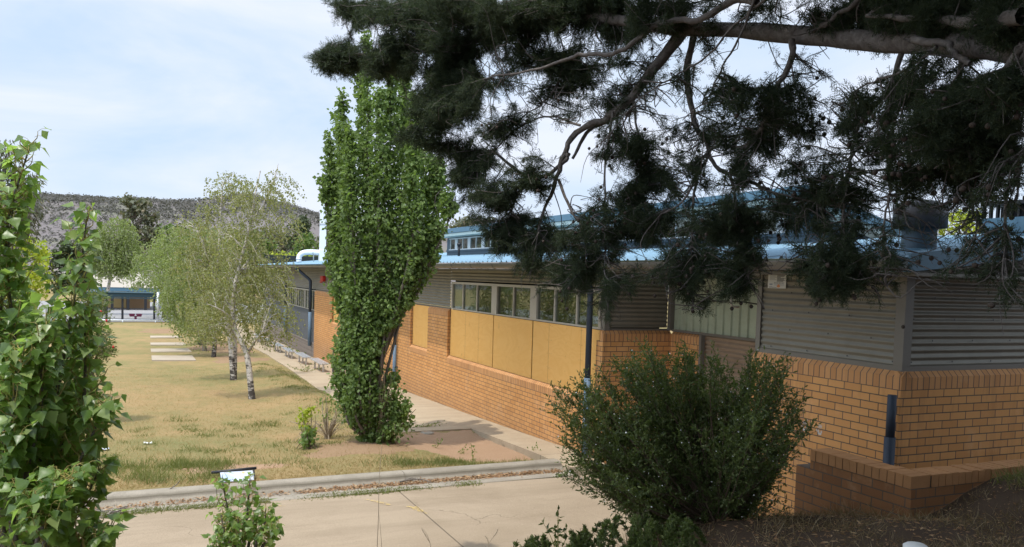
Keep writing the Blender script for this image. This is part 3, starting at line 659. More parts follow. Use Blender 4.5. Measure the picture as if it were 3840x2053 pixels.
# lower roof with ribs
RS = .105
def rz(x): return .305+RS*(x-6.62)
def roof_sheet(x0, x1, y0, y1):
    n = int((y1-y0)/.25); prof = []
    for i in range(n):
        y = y0+i*(y1-y0)/n; p = (y1-y0)/n; prof += [(y, 0), (y+p*.72, 0), (y+p*.80, .026), (y+p*.92, .026)]
    prof.append((y1, 0)); m = len(prof)
    vs = [(x0, y, rz(x0)+h) for y, h in prof]+[(x1, y, rz(x1)+h) for y, h in prof]
    return vs, [(i, i+1, m+i+1, m+i) for i in range(m-1)]
r = MB(); r.add(*roof_sheet(6.62, 11.05, 5.62, 62.)); r.add(*roof_sheet(11.05, 12.2, 5.62, 10.9)); r.add(*roof_sheet(11.05, 16., 31, 62.))
rf = r.build('roof', M['roof'], bd)
f = MB()
f.hexa([(6.62, 5.60, rz(6.62)-.14), (12.2, 5.60, rz(12.2)-.14), (12.2, 5.63, rz(12.2)-.14), (6.62, 5.63, rz(6.62)-.14), (6.62, 5.60, rz(6.62)+.035), (12.2, 5.60, rz(12.2)+.035), (12.2, 5.63, rz(12.2)+.035), (6.62, 5.63, rz(6.62)+.035)])
f.build('barge_board', M['fascia'], rf)
f = MB(); f.box(6.74, 8.7, 5.64, 62, .130, .165); f.hexa([(8.7, 5.64, .14), (12, 5.64, .5), (12, 6.3, .5), (8.7, 6.3, .14), (8.7, 5.64, .17), (12, 5.64, .53), (12, 6.3, .53), (8.7, 6.3, .17)])
f.box(8.7, 11, 6.3, 62, EV+.01, EV+.05); f.build('soffit', M['trim'], rf)
# half-round gutter with brackets
g = MB(); gp = [(6.62+.075*math.cos(a), .268+.088*math.sin(a)*1.1) for a in np.linspace(0, -math.pi, 11)]; gp = [(x-.06, z) for x, z in gp]
g.sweep(gp, 5.62, 62., 'y', 0, True); g.sweep([(x*1.0+(.004 if x > 6.56 else -.004), z-.003) for x, z in gp], 5.62, 62, 'y', 0, True)
g.box(6.482, 6.492, 5.62, 62, .262, .276)
gt = g.build('gutter', M['gutter'], bd)
for y in np.arange(8.2, 61, 1.22):
    g = MB()
    p = [(6.56+.083*math.cos(a), .268+.105*math.sin(a)) for a in np.linspace(.1, -math.pi, 9)]
    g.sweep(p, y-.016, y+.016, 'y', 0, True); g.build('gutter_bracket', M['bracket'], gt)
# downpipes
def pipe(pts, r, mat, name='downpipe', kk=10): q = MB(); q.tube(spline(pts, 14) if len(pts) > 3 else pts, r, kk); return q.build(name, M[mat], bd)
def downpipe(y, zb, zsplit, r=.05, knee=-.4, x=FX-.09, low='pipe_blue'):
    q = MB(); q.tube([(6.58, y+.9, .19), (6.60, y+.85, .12), (x-.05, y+.12, knee+.06), (x, y+.03, knee-.03), (x, y, knee-.15), (x, y, zsplit)], r, 10)
    d = q.build('downpipe', M['pipe_dark'], bd)
    q = MB(); q.tube([(x, y, zsplit+.02), (x, y, zb)], r*1.14, 10); q.build('lower_pipe', M[low], d)
    for z in (zsplit+.5*(zb-zsplit), knee-.45): MB().box(x, FX+.0, y-.06, y-.02, z, z+.05).build('pipe_bracket', M['pipe_dark'], d)
q = MB(); q.tube([(6.60, 12.44, .2), (6.75, 12.44, .08), (7.02, 12.44, -.05), (7.05, 12.44, -.2), (7.05, 12.44, -1.72)], .052, 12); d = q.build('downpipe', M['pipe_dark'], bd)
q = MB(); q.tube([(7.05, 12.44, -1.70), (7.05, 12.44, -3.2)], .062, 12); q.build('lower_pipe', M['pipe_blue'], d)
q = MB(); q.box(7.06, 7.198, 12.33, 12.37, -2.02, -1.97); q.build('pipe_bracket', M['pipe_dark'], d)
downpipe(24.6, -3.6, -2.2); downpipe(38.75, -3.45, -1.9, .07, -.42); downpipe(46., -3.5, -1.9, .07, -.42)
# cut-off downpipe on the near face
cp = onX(3345, 1500, FX-.10); yp = float(cp[1])
q = MB(); q.tube([(FX-.1, yp, -1.10), (FX-.1, yp, -1.56)], .046, 14); d = q.build('downpipe', M['pipe_dark'], bd)
q = MB(); q.tube([(FX-.1, yp, -1.54), (FX-.1, yp, -3.1)], .057, 14); q.build('lower_pipe', M['pipe_dark'], d)
q = MB(); q.box(FX-.1, FX-.002, yp-.075, yp-.045, -2.0, -1.95); q.box(FX-.012, FX-.002, yp-.11, yp-.01, -2.01, -1.94); q.build('pipe_bracket', M['black'], d)
# beige overflow pipe hooked over the gutter and the cable strung behind it
a0 = onX(2748, 978, 6.44); yo = float(a0[1])
q = MB(); q.tube([(6.56, yo, .27), (6.52, yo, .33), (6.46, yo, .32), (6.44, yo, .26), (6.44, yo, -.05), (6.44, yo, -.24), (6.47, yo, -.272), (6.54, yo-.03, -.275)], .014, 8); q.build('overflow_pipe', M['pipe_beige'], bd)
q = MB(); q.tube([(6.5, yo-.06, .05), (6.5, yo-.06, -.17)], .006, 6); q.build('cable', M['pipe_beige'], bd)
q = MB(); q.tube(spline([(8.55, 11.6, -.32), (8.5, 10.4, -.27), (8.5, 9.6, -.30), (8.5, 8.5, -.22)], 12), .011, 6); q.build('cable', M['black'], bd)
# white chalky hand prints on the near face
def hand(px_, py_, s, seed):
    c = onX(px_, py_, FX); q = MB(); x = FX-.0015; rr = np.random.default_rng(seed)
    def pad(cy, cz, ry, rz_, n=10): q.add([(x, cy+ry*math.cos(t)*(1+.12*rr.normal()), cz+rz_*math.sin(t)*(1+.1*rr.normal())) for t in np.linspace(0, 2*math.pi, n+1)[:-1]], [tuple(range(n))], 0)
    y, z = float(c[1]), float(c[2])
    pad(y, z-.045*s, .026*s, .013*s); pad(y+.022*s, z-.02*s, .012*s, .02*s); pad(y-.02*s, z-.022*s, .01*s, .016*s)
    for i, (dy, l) in enumerate(((.026, .028), (.010, .036), (-.006, .034), (-.021, .026))): pad(y+dy*s, z+.028*s+.2*l*s, .0055*s, l*s*.72, 8)
    pad(y+.046*s, z-.012*s, .006*s, .016*s, 8)
    return q.build('hand_print', M['paint_white'], bd)
hand(3075, 1612, 1.1, 1); hand(3018, 1598, 1.1, 2)
# red alarm box under the far eave
c = onX(1211, 1046, FX+.02); q = MB(); q.box(FX-.06, FX+.06, c[1]-.35, c[1]+.2, c[2]-.12, c[2]+.12); q.lathe((FX-.07, c[1]-.08, c[2]-.18), [(.001, 0), (.06, .01), (.07, .05)], 10); q.build('alarm_box', M['red'], bd)
# raised clerestory roof
UX, UY0, UY1 = 11., 11.55, 31.
ur = MB(); e0 = 1.735
def uz(x): return e0-.262*(x-10.5)
P8 = lambda y0, y1, x0, x1, dz0, dz1: [(x0, y0, uz(x0)+dz0), (x1, y0, uz(x1)+dz0), (x1, y1, uz(x1)+dz0), (x0, y1, uz(x0)+dz0), (x0, y0, uz(x0)+dz1), (x1, y0, uz(x1)+dz1), (x1, y1, uz(x1)+dz1), (x0, y1, uz(x0)+dz1)]
ur.hexa(P8(11.13, UY1, 10.5, 16., -.03, .0)); up = ur.build('upper_roof', M['roof'], bd)
f = MB(); f.box(10.47, 10.5, 11.10, UY1, e0-.15, e0+.02); f.hexa(P8(11.09, 11.127, 10.5, 16., -.17, .02)); f.build('barge_board', M['fascia'], up)
f = MB(); f.hexa(P8(11.13, 11.52, 10.52, 16., -.26, -.17)); f.box(10.505, 10.99, 11.53, UY1, e0-.26, e0-.16); f.build('soffit', M['soffit'], up)
f = MB(); f.box(UX, UX+.15, UY0, UY1, .6, e0-.27); f.hexa([(UX+.15, UY0, .5), (15.5, UY0, .2), (15.5, UY0+.1, .2), (UX+.15, UY0+.1, .5), (UX+.15, UY0, uz(UX+.15)-.05), (15.5, UY0, uz(15.5)-.05), (15.5, UY0+.1, uz(15.5)-.05), (UX+.15, UY0+.1, uz(UX+.15)-.05)])
f.box(UX-.03, UX, UY0, UY1, .92, 1.0); f.build('upper_wall', M['upwall'], up)
q = MB(); q.box(UX-.012, UX-.002, 12.2, 30.6, 1.02, 1.40)
for y in np.arange(12.2, 30.7, 1.84):
    pass
q.build('pane', M['glass'], up)
f = MB(); f.box(UX-.03, UX-.001, 12.1, 30.7, 1.40, 1.44); f.box(UX-.032, UX-.001, 12.1, 30.7, .985, 1.02)
for i, y in enumerate(np.arange(12.2, 30.7, .68)): wv = .13 if i % 2 == 0 else .02; f.box(UX-.034 if i % 2 == 0 else UX-.026, UX-.001, y-wv, y+wv, 1.02, 1.40)
f.build('window_frame', M['frame_white'], up)
q = MB(); c = onX(1722, 905, 9.9); q.tube([(9.9, c[1], rz(9.9)), (9.9, c[1], rz(9.9)+.42)], .045, 8); q.tube([(9.9, c[1], rz(9.9)+.38), (9.9, c[1], rz(9.9)+.47)], .075, 8); q.build('vent_stub', M['black'], bd)
# ---------------------------------------------------------------- vegetation
def px2m(r, t): return r*KV*t/FL
def clump_leaves(rng, blobs, t, n_per_m2, size, clumps=16, spread=.2, depthk=1., shell=.45, tj=0.):
    pos = []; out = []
    for (x, y, rx, ry) in blobs:
        tt = t+rng.normal(0, tj) if tj else t
        c = at(x, y, tt); a, b = px2m(rx, tt), px2m(ry, tt); d = (a+b)/2*depthk
        n = int(n_per_m2*math.pi*a*b); q = rnd(rng, clumps)*(shell+(1-shell)*rng.random((clumps, 1)))
        k = rng.integers(0, clumps, n); l = q[k]*.86+rng.normal(0, spread, (n, 3))
        pos.append(c+l[:, 0:1]*a*CR+l[:, 1:2]*b*np.array([0, 0, 1.])+l[:, 2:3]*d*CF); out.append(q[k])
    return np.concatenate(pos), np.concatenate(out)
def put_leaves(name, rng, pos, out, size, mat, parent, tmpl='dia', droop=.3, sv=.3):
    T, F = {'dia': leaf_dia, 'thin': leaf_thin, 'pop': leaf_poplar}[tmpl](); n = len(pos)
    y = rnd(rng, n)+out*.5+np.array([0, 0, -droop*2]); nn = rnd(rng, n)+np.array([-.25, -.35, .6])
    V, F = inst(T, F, pos, y, nn, size*(1+sv*rng.normal(size=n)).clip(.4, 1.8)); return link(name, npmesh(name, V, F), mat, parent)
def tree(label, base, t, blobs, dens, size, mat, seed, name='tree', cat='tree', tmpl='dia', trunk=.12, bark='bark_grey', droop=.3, clumps=16, spread=.2, group=None, br=1., depthk=1.):
    rng = np.random.default_rng(seed); base = np.asarray(base, float); root = thing(name, label, cat, base, group)
    tb = Tubes(); cs = [at(x, y, t) for x, y, _, _ in blobs]; top = max(cs, key=lambda c: c[2])
    mid = base+(top-base)*.5+np.array([rng.normal(0, .1), 0, 0])*(top[2]-base[2])*.15
    tr = spline([base-np.array([0, 0, .15]), base+(mid-base)*.4, mid, top], 18); tb.add(tr, np.linspace(trunk, trunk*.12, 18), 8)
    for (x, y, rx, ry), c in zip(blobs, cs):
        for _ in range(int(5*br)):
            e = c+rng.normal(0, .4, 3)*px2m((rx+ry)/2, t); i = int(np.clip(np.searchsorted(tr[:, 2], e[2]-.35*abs(e[2]-base[2])*.5), 3, 16)); s = tr[i]
            m = s+(e-s)*.55+np.array([0, 0, .12])*np.linalg.norm(e-s); tb.add(spline([s, m, e], 8), np.linspace(trunk*.32, trunk*.05, 8), 5)
    tb.build('trunk', M[bark], root)
    pos, out = clump_leaves(rng, blobs, t, dens, size, clumps, spread, depthk)
    put_leaves('crown', rng, pos, out, size, M[mat], root, tmpl, droop)
    return root
# ---- Lombardy poplar beside the path
def poplar():
    rng = np.random.default_rng(11); b = gv(930, 1113); b[2] = float(G(b[0], b[1])); t0 = float(b@CF); root = thing('poplar_tree', 'tall columnar poplar with glossy green leaves standing beside the concrete path', 'tree', b)
    tb = Tubes(); L = []; O = []; S = []
    Vp = lambda x, y, dd=0.: at(x, y, t0+dd)
    # (x at foot, y of foot, x mid, y mid, x tip, y tip, depth offset, thickness)
    plumes = [(925, 1060, 925, 600, 925, 85, .0, .34), (915, 1000, 880, 600, 862, 235, -.2, .30), (930, 1000, 975, 560, 985, 165, -.15, .38), (940, 980, 1035, 560, 1050, 250, .0, .42), (905, 950, 840, 560, 826, 335, .1, .20),
              (945, 930, 1080, 570, 1110, 400, .1, .34), (900, 900, 838, 600, 806, 450, .0, .13), (955, 900, 1110, 600, 1142, 490, -.1, .26), (930, 1000, 930, 620, 905, 180, .45, .36), (940, 1000, 1000, 620, 1020, 200, .5, .40),
              (920, 950, 870, 640, 850, 300, .5, .3), (945, 950, 1060, 650, 1090, 400, .6, .36), (930, 1000, 950, 620, 955, 230, -.5, .36), (915, 970, 890, 640, 880, 330, -.5, .34), (945, 960, 1030, 640, 1040, 360, -.5, .36),
              (920, 1080, 868, 900, 850, 660, -.1, .22), (940, 1080, 1000, 830, 1050, 640, -.1, .26), (930, 1080, 930, 850, 930, 600, -.4, .36), (950, 900, 1070, 700, 1095, 560, 0., .3), (910, 1000, 862, 760, 856, 560, 0., .22), (925, 1090, 870, 985, 858, 860, -.3, .24), (930, 1060, 890, 930, 895, 700, -.4, .3),
              (945, 1000, 985, 800, 1015, 660, -.3, .26), (935, 1090, 905, 1010, 900, 880, -.5, .30), (925, 1100, 868, 1040, 850, 950, -.15, .26), (930, 1100, 895, 1050, 885, 960, -.45, .30), (920, 1105, 880, 1070, 862, 1010, -.3, .24), (935, 1090, 930, 1000, 935, 820, -.45, .34), (930, 1080, 960, 900, 975, 740, -.35, .30), (925, 1080, 845, 960, 838, 880, .1, .20), (900, 940, 840, 720, 826, 640, .2, .13)]
    for (x0, y0, x1, y1, x2, y2, dd, th) in plumes:
        p0 = b+np.array([0, 0, .05]) if y0 > 1050 else Vp(x0, y0, dd*.3)
        p = spline([b, p0+(b-p0)*.0, Vp(x1, y1, dd), Vp(x2, y2, dd)], 26); H = np.linalg.norm(p[-1]-p[0]); tb.add(p, np.linspace(.055, .006, 26), 6)
        n = int(44*H*th/.3)                            # short upright shoots carrying leaves
        u = (rng.random(n)**.72*.86+.14); i = (u*24.9).astype(int); s = p[i]+(p[i+1]-p[i])*(u*24.9-i)[:, None]
        a = rng.uniform(0, 2*math.pi, n); taper = np.clip((1.04-u)*2.6, .22, 1)*np.clip(u*2.6, .45, 1); r = th*.86*taper*(.35+.9*rng.random(n)**.8)
        d = np.stack([np.cos(a), np.sin(a), np.zeros(n)], -1)
        for k in range(n):
            e = s[k]+d[k]*r[k]+np.array([0, 0, r[k]*1.3+.06]); m = int(7+12*rng.random()); w_ = np.linspace(.25, 1.08, m)[:, None]
            q = s[k]+(e-s[k])*w_+rng.normal(0, .045, (m, 3)); L.append(q); O.append(np.repeat(d[k][None], m, 0))
            if k % 4 == 0: tb.add(np.array([s[k], (s[k]+e)/2+np.array([0, 0, -.03]), e]), [.006, .004, .002], 3)
    tb.build('trunk', M['bark_grey'], root)
    L = np.concatenate(L); O = np.concatenate(O)
    vx = (CX+FL*(L@CR)/(L@CF))/KV; vy = (CY-FL*(L@CU)/(L@CF))/KV; wob = 9*np.sin(vy*.11)+6*np.sin(vy*.27+1)+rng.normal(0, 5, len(L))
    lo = np.interp(vy, [80, 222, 290, 375, 443, 528, 580, 682, 750, 852, 955, 1023, 1110], [880, 856, 822, 805, 797, 806, 820, 815, 829, 836, 832, 846, 880]); hi = np.interp(vy, [80, 426, 511, 563, 630, 716, 767, 818, 852, 920, 960, 1000, 1110], [985, 1117, 1146, 1130, 1108, 1084, 1034, 990, 962, 946, 950, 975, 1000])
    k_ = (vx > lo+wob) & (vx < hi+wob); L, O = L[k_], O[k_]; put_leaves('crown', rng, L, O, .067, M['pop'], root, 'dia', .35, .25)
    return b, t0
pb, pt = poplar()
def sucker(name, label, cat, vx, vy, blobs, dens, size, mat, seed, tmpl='dia', stems=8, dead=0, t=None):
    rng = np.random.default_rng(seed); b = gv(vx, vy); b[2] = float(G(b[0], b[1])); t = t or float(b@CF); root = thing(name, label, cat, b)
    tb = Tubes()
    for k in range(stems):
        x, y, rx, ry = blobs[rng.integers(len(blobs))]; e = at(x+rng.normal(0, .5)*rx, y+rng.normal(0, .5)*ry, t)+rng.normal(0, .1, 3)
        tb.add(spline([b+rng.normal(0, .04, 3)*np.array([1, 1, 0]), b+(e-b)*.5+rng.normal(0, .05, 3)+np.array([0, 0, .08]), e], 9), np.linspace(.014, .004, 9), 5)
    for k in range(dead):
        a = rng.uniform(0, 6.28); e = b+np.array([math.cos(a)*rng.uniform(.15, .6), math.sin(a)*rng.uniform(.15, .5), rng.uniform(.1, .6)])
        tb.add(spline([b, b+(e-b)*.5+np.array([0, 0, .12]), e+rng.normal(0, .05, 3)], 8), np.linspace(.007, .002, 8), 4)
    tb.build('stem', M['dead_twig' if dead else 'twig'], root)
    p, o = clump_leaves(rng, blobs, t, dens, size, 12, .3); put_leaves('foliage', rng, p, o, size, M[mat], root, tmpl, .2)
    return root
sucker('poplar_sucker', 'rounded leafy poplar sucker crowding the foot of the columnar poplar', 'shrub', 985, 1118, [(985, 1010, 48, 50), (990, 1060, 45, 45), (965, 1095, 30, 25), (1015, 1040, 22, 40), (955, 1000, 20, 30), (985, 960, 22, 30)], 1500, .07, 'pop', 21)
sucker('shrub', 'small lime green shrub with dead twigs left of the columnar poplar', 'shrub', 775, 1125, [(772, 1045, 20, 22), (765, 1065, 16, 16), (783, 1030, 14, 10), (778, 1085, 22, 14)], 1500, .055, 'lime_leaf', 22, dead=14)
sucker('shrub', 'small dark green shrub at the foot of the lime green one', 'shrub', 780, 1130, [(775, 1105, 20, 22), (780, 1085, 16, 16)], 1900, .06, 'pop', 23)
sucker('shrub', 'straggly half dead shrub of bare twigs against the columnar poplar', 'shrub', 825, 1105, [(830, 1020, 26, 40), (815, 1050, 22, 20), (845, 990, 16, 20)], 420, .05, 'pop', 24, dead=46)
# dry stalks rising in front of the sucker
rng = np.random.default_rng(5); b = gv(960, 1118); b[2] = float(G(b[0], b[1])); tb = Tubes()
for k in range(15):
    e = at(966+rng.normal(0, 12), 900+rng.uniform(-10, 90), pt-.55); s = np.array([b[0]+.0, b[1]+.15, b[2]])+rng.normal(0, .06, 3)*np.array([1, 1, 0]); tb.add(spline([s, (s+e)/2+rng.normal(0, .04, 3), e], 8), np.linspace(.004, .0015, 8), 4)
tag(tb.build('dry_stalks', M['dead_twig']), 'clump of tall dry brown stalks between the poplar and its sucker', 'weed')
# ---- weeping birches
def birch(label, foot, trunks, blobs, seed, leaf, n_m2, mat='birch_leaf', tr=.075, bark='birch_bark', wind=.35, t=None, group='silver birches in a row on the lawn', name='birch_tree'):
    rng = np.random.default_rng(seed); b = gv(*foot); t = t or float(b@CF); b = at(*foot, t) if t else b; b[2] = float(G(b[0], b[1])) if abs(b[2]-G(b[0], b[1])) < 1.2 else b[2]
    root = thing(name, label, 'tree', b, group); tb = Tubes(); ends = []
    for pts in trunks:
        q = [b-np.array([0, 0, .1])] if pts[0] is None else []; pp = pts[1:] if pts[0] is None else pts
        p = q+[at(x, y, t+(d[0] if d else 0)) for x, y, *d in pp]; n = 22; r0 = tr if pts[0] is None else tr*.48
        sp = spline(p, n); tb.add(sp, r0*np.linspace(1, .12, n)**.85*np.where(np.arange(n) == 0, 1.25, 1), 9); ends.append(sp)
    sk = np.concatenate(ends); L = []; O = []
    for (x, y, rx, ry) in blobs:
        a, c2 = px2m(rx, t), px2m(ry, t); c = at(x, y, t); n = max(4, int(n_m2*math.pi*a*c2))
        for _ in range(max(3, int(n*.09))):                       # lateral boughs
            l = rnd(rng, 1)[0]*rng.random()**.4; e = c+l[0]*a*CR*.9+np.array([0, 0, l[1]*c2*.9])+l[2]*(a+c2)/2*CF*.8
            d2 = np.linalg.norm(sk-(e-np.array([0, 0, .45*c2])), axis=1)+np.where(sk[:, 2] > e[2], 2., 0); s = sk[int(np.argmin(d2))]
            tb.add(spline([s, s+(e-s)*.55+np.array([0, 0, .22*np.linalg.norm(e-s)]), e], 7), np.linspace(.011, .003, 7)*(tr/.075), 4)
        l = rnd(rng, n)*rng.random((n, 1))**.38; S = c+l[:, 0:1]*a*CR+l[:, 1:2]*c2*np.array([0, 0, 1.])+l[:, 2:3]*(a+c2)/2*.85*CF
        out = unit(l[:, 0:1]*CR+l[:, 2:3]*CF+1e-3)
        for k in range(n):
            ln = rng.uniform(.35, 1.)*min(1.5, 1.25*c2+.25); m = max(5, int(ln/(leaf*.72))); u = np.linspace(0, 1, m)[:, None]
            q = S[k]+out[k]*ln*.34*(1-(1-u)**2)+np.array([0, 0, 1.])*ln*(.16*u-.78*u*u)+CR*wind*ln*u*u*.8; L.append(q+rng.normal(0, leaf*.55, (m, 3))); O.append(np.repeat(out[k][None], m, 0))
            if k % 5 == 0: tb.add(q[::max(1, m//5)], .0035*(t/22)**.5, 3)
    tb.build('trunk', M[bark], root)
    L = np.concatenate(L); O = np.concatenate(O); put_leaves('crown', rng, L, O, leaf, M[mat], root, 'dia', .55, .25)
    return root
birch('nearest silver birch, leaning with a forked white trunk and weeping twigs', (635, 1005), [(None, (630, 960), (622, 895), (610, 866), (594, 835), (586, 800), (589, 730, -.1), (600, 680, -.1), (615, 620), (630, 560), (640, 500), (655, 430, .2)),
      ((608, 862), (590, 830), (575, 795, -.3), (545, 775, -.6), (520, 765, -.8)), ((622, 890), (645, 855, -.3), (660, 835, -.5)), ((600, 690), (625, 655, .3), (660, 600, .6), (700, 545, .8)), ((588, 740), (600, 690), (650, 660, .4), (672, 645, .5)), ((628, 560), (660, 520, .3), (690, 450, .5), (700, 412, .6))],
      [(600, 600, 66, 50), (655, 560, 50, 38), (648, 480, 42, 44), (700, 470, 30, 46), (600, 690, 84, 60), (670, 680, 52, 62), (560, 770, 78, 52), (672, 780, 56, 58), (640, 845, 50, 24), (530, 830, 44, 30), (615, 520, 30, 40), (715, 560, 26, 40), (700, 830, 26, 30)], 41, .051, 96, 'birch_leaf', .088)
birch('second silver birch from the camera, pale twin stemmed trunk on the mown lawn', (588, 957), [(None, (583, 900), (578, 850), (560, 780), (545, 700), (550, 640), (553, 560), (560, 470)), (None, (590, 905, .25), (590, 850, .3), (575, 780), (580, 700), (600, 640)), ((545, 700), (520, 640), (500, 590), (480, 560))],
      [(558, 470, 34, 44), (595, 460, 34, 34), (540, 530, 40, 36), (545, 600, 70, 56), (500, 660, 56, 60), (560, 690, 60, 50), (520, 760, 66, 56), (590, 770, 60, 50), (505, 830, 40, 30), (470, 560, 26, 34)], 42, .057, 70, 'birch_leaf', .10)
birch('silver birch with a short mottled trunk, third along the row', (537, 899), [(None, (540, 860), (538, 800), (520, 720), (510, 650), (500, 590))], [(500, 600, 52, 50), (470, 660, 50, 56), (425, 600, 36, 40), (520, 720, 60, 60), (480, 770, 50, 50), (530, 820, 46, 34), (450, 740, 36, 50)], 43, .075, 62, 'birch_leaf2', .11)
birch('dark trunked birch just left of the third birch trunk', (515, 884), [(None, (513, 850), (505, 780), (480, 700), (455, 620))], [(455, 640, 48, 50), (440, 700, 46, 54), (480, 800, 46, 44), (430, 760, 30, 40)], 44, .08, 56, 'birch_leaf2', .12, 'bark_grey')
birch('slender birch in the shaded gap behind the dark trunked one', (503, 868), [(None, (503, 840), (500, 780), (490, 700), (470, 600))], [(480, 620, 46, 50), (500, 700, 46, 46), (500, 790, 44, 40)], 45, .085, 50, 'birch_leaf2', .13)
birch('stout dark trunked tree at the far end of the lawn behind the slabs', (445, 834), [(None, (445, 800), (447, 740), (440, 660), (430, 600))], [(425, 620, 46, 46), (400, 660, 40, 50), (450, 680, 46, 60), (440, 750, 34, 36)], 46, .13, 18, 'birch_leaf2', .30, 'bark_grey', .3, 66.)
birch('white trunked birch by the low rail at the court edge', (413, 820), [(None, (414, 780), (416, 740), (405, 680), (395, 640))], [(385, 650, 46, 44), (360, 690, 36, 36), (405, 720, 36, 40), (352, 720, 30, 16)], 47, .14, 15, 'birch_leaf2', .24, 'birch_bark', .3, 74.)
birch('bushy drooping birch standing left of the shelter roof', (262, 790), [(None, (270, 740), (285, 660), (300, 600))], [(295, 590, 44, 46), (280, 650, 50, 50), (300, 668, 44, 24), (255, 640, 30, 50), (320, 640, 36, 40)], 48, .16, 44, 'birch_leaf2', .22, 'birch_bark', .2, 78., None)
# ---- background trees
gd = lambda x, t: np.array([*(at(x, 700, t)[:2]), float(P(at(x, 700, t)[1]))])
tree('tall dark gum tree with a domed open crown rising above the birches', gd(345, 130), 130, [(333, 505, 36, 22), (352, 520, 30, 24), (330, 535, 34, 16), (382, 545, 22, 20), (365, 570, 34, 24), (345, 600, 40, 34), (380, 590, 24, 30), (310, 560, 14, 12), (360, 640, 46, 30)], 26, .5, 'gum_leaf', 51, 'gum_tree', trunk=.45, clumps=22, spread=.16)
tree('bright yellow green tree behind the leaves at the left edge', gd(75, 62), 62, [(75, 625, 42, 32), (50, 650, 40, 34), (100, 650, 26, 34), (30, 690, 40, 40), (95, 700, 40, 40), (60, 605, 26, 20), (60, 740, 50, 40)], 75, .24, 'lime_leaf', 52, trunk=.2)
tree('dark pine behind the flue right of the birches', gd(765, 120), 120, [(758, 575, 32, 24), (762, 553, 20, 14), (735, 600, 18, 22), (775, 600, 26, 18)], 46, .42, 'pine_leaf', 53, 'pine_tree', trunk=.35)
tree('grey green bushy tree in front of the dark pine by the flue', gd(770, 95), 95, [(765, 610, 30, 30), (785, 630, 22, 26), (745, 640, 26, 26), (775, 655, 40, 18)], 48, .34, 'green_leaf', 54, trunk=.25)
tree('round light green tree just beyond the far roof edge', gd(735, 75), 75, [(735, 650, 40, 18), (700, 650, 30, 20), (765, 652, 26, 12)], 70, .24, 'lime_leaf', 55, trunk=.2)
tree('russet leaved tree seen over the roof beside the poplar', gd(1190, 110), 110, [(1175, 560, 34, 20), (1215, 556, 28, 16), (1150, 570, 24, 20)], 34, .4, 'gum_leaf', 56, trunk=.3)
tree('sunlit yellow green tree behind the blue roof beside the rooftop cooler', gd(2420, 30), 30, [(2420, 560, 60, 34), (2460, 575, 40, 24), (2370, 565, 40, 30), (2440, 540, 36, 18), (2390, 590, 50, 14)], 150, .13, 'lime_leaf', 57, trunk=.16, clumps=24)
for i, (x, t, y, s, lf) in enumerate(((250, 170, 640, 1.0, 'pine_leaf'), (420, 150, 618, 1.1, 'green_leaf'), (470, 160, 612, 1., 'gum_leaf'), (520, 140, 640, 1., 'green_leaf'), (585, 150, 632, 1., 'gum_leaf'), (640, 140, 640, 1., 'green_leaf'), (690, 150, 626, .9, 'gum_leaf'), (840, 150, 622, .9, 'gum_leaf'), (180, 150, 660, 1., 'pine_leaf'))):
    tree(('dark', 'mid green', 'olive', 'green', 'grey olive', 'leafy', 'brownish', 'small olive', 'deep green')[i]+' tree in the belt beyond the court, '+('left of the shelter', 'above the shelter roof', 'behind the far birches', 'behind the third birch', 'behind the second birch', 'behind the nearest birch crown', 'left of the far roof end', 'behind the columnar poplar', 'behind the left edge foliage')[i], gd(x, t), t, [(x, y-34, 34*s, 26*s), (x-26*s, y-8, 32*s, 28*s), (x+28*s, y-12, 32*s, 28*s), (x, y+26, 50*s, 34*s), (x-10, y+66, 60*s, 30)], 22, .6, lf, 60+i, trunk=.3, group='trees in the belt beyond the court')
# ---- weeping gum and bottlebrush at the left edge
def drooper(name, label, base, t, blobs, n_m2, size, mat, seed, bark='bark_grey', flowers=0):
    rng = np.random.default_rng(seed); root = thing(name, label, 'tree' if 'tree' in name else 'shrub', base); tb = Tubes(); L = []; D = []; base = np.asarray(base, float)
    for (x, y, rx, ry) in blobs:
        c = at(x, y, t); a, c2 = px2m(rx, t), px2m(ry, t); n = int(n_m2*math.pi*a*c2)
        m_ = (base+c)/2+np.array([0, 0, .5]); tb.add(spline([base, m_, c], 10), np.linspace(.05, .012, 10), 6)
        l = rnd(rng, n)*rng.random((n, 1))**.4; S = c+l[:, 0:1]*a*CR+l[:, 1:2]*c2*np.array([0, 0, 1.])+l[:, 2:3]*(a+c2)/2*CF
        for k in range(n):
            if k % 6 == 0: tb.add(spline([c+(S[k]-c)*.1, c+(S[k]-c)*.6+np.array([0, 0, .06]), S[k]], 5), np.linspace(.008, .002, 5), 3)
            L.append(S[k]+rng.normal(0, size*.35, (5, 3))); D.append(unit(np.repeat((l[k, 0]*CR+l[k, 2]*CF)[None], 5, 0)*.5+rng.normal(0, .35, (5, 3))))
    tb.build('branches', M[bark], root); L = np.concatenate(L); D = np.concatenate(D); n = len(L); T, F = leaf_thin()
    d = D+np.array([0, 0, -1.1 if 'gum' in name else .25]); V, F = inst(T, F, L, d, rnd(rng, n), size*rng.uniform(.6, 1.3, n)); link('foliage', npmesh('foliage', V, F), M[mat], root)
    return root
drooper('gum_tree', 'weeping gum with narrow dark leaves and brown capsules behind the left edge poplar', gd(-60, 20), 20, [(15, 400, 34, 52), (50, 470, 40, 50), (80, 520, 26, 40), (60, 575, 34, 36), (20, 560, 40, 60), (85, 455, 18, 22), (0, 470, 30, 70)], 170, .14, 'gum_leaf', 71)
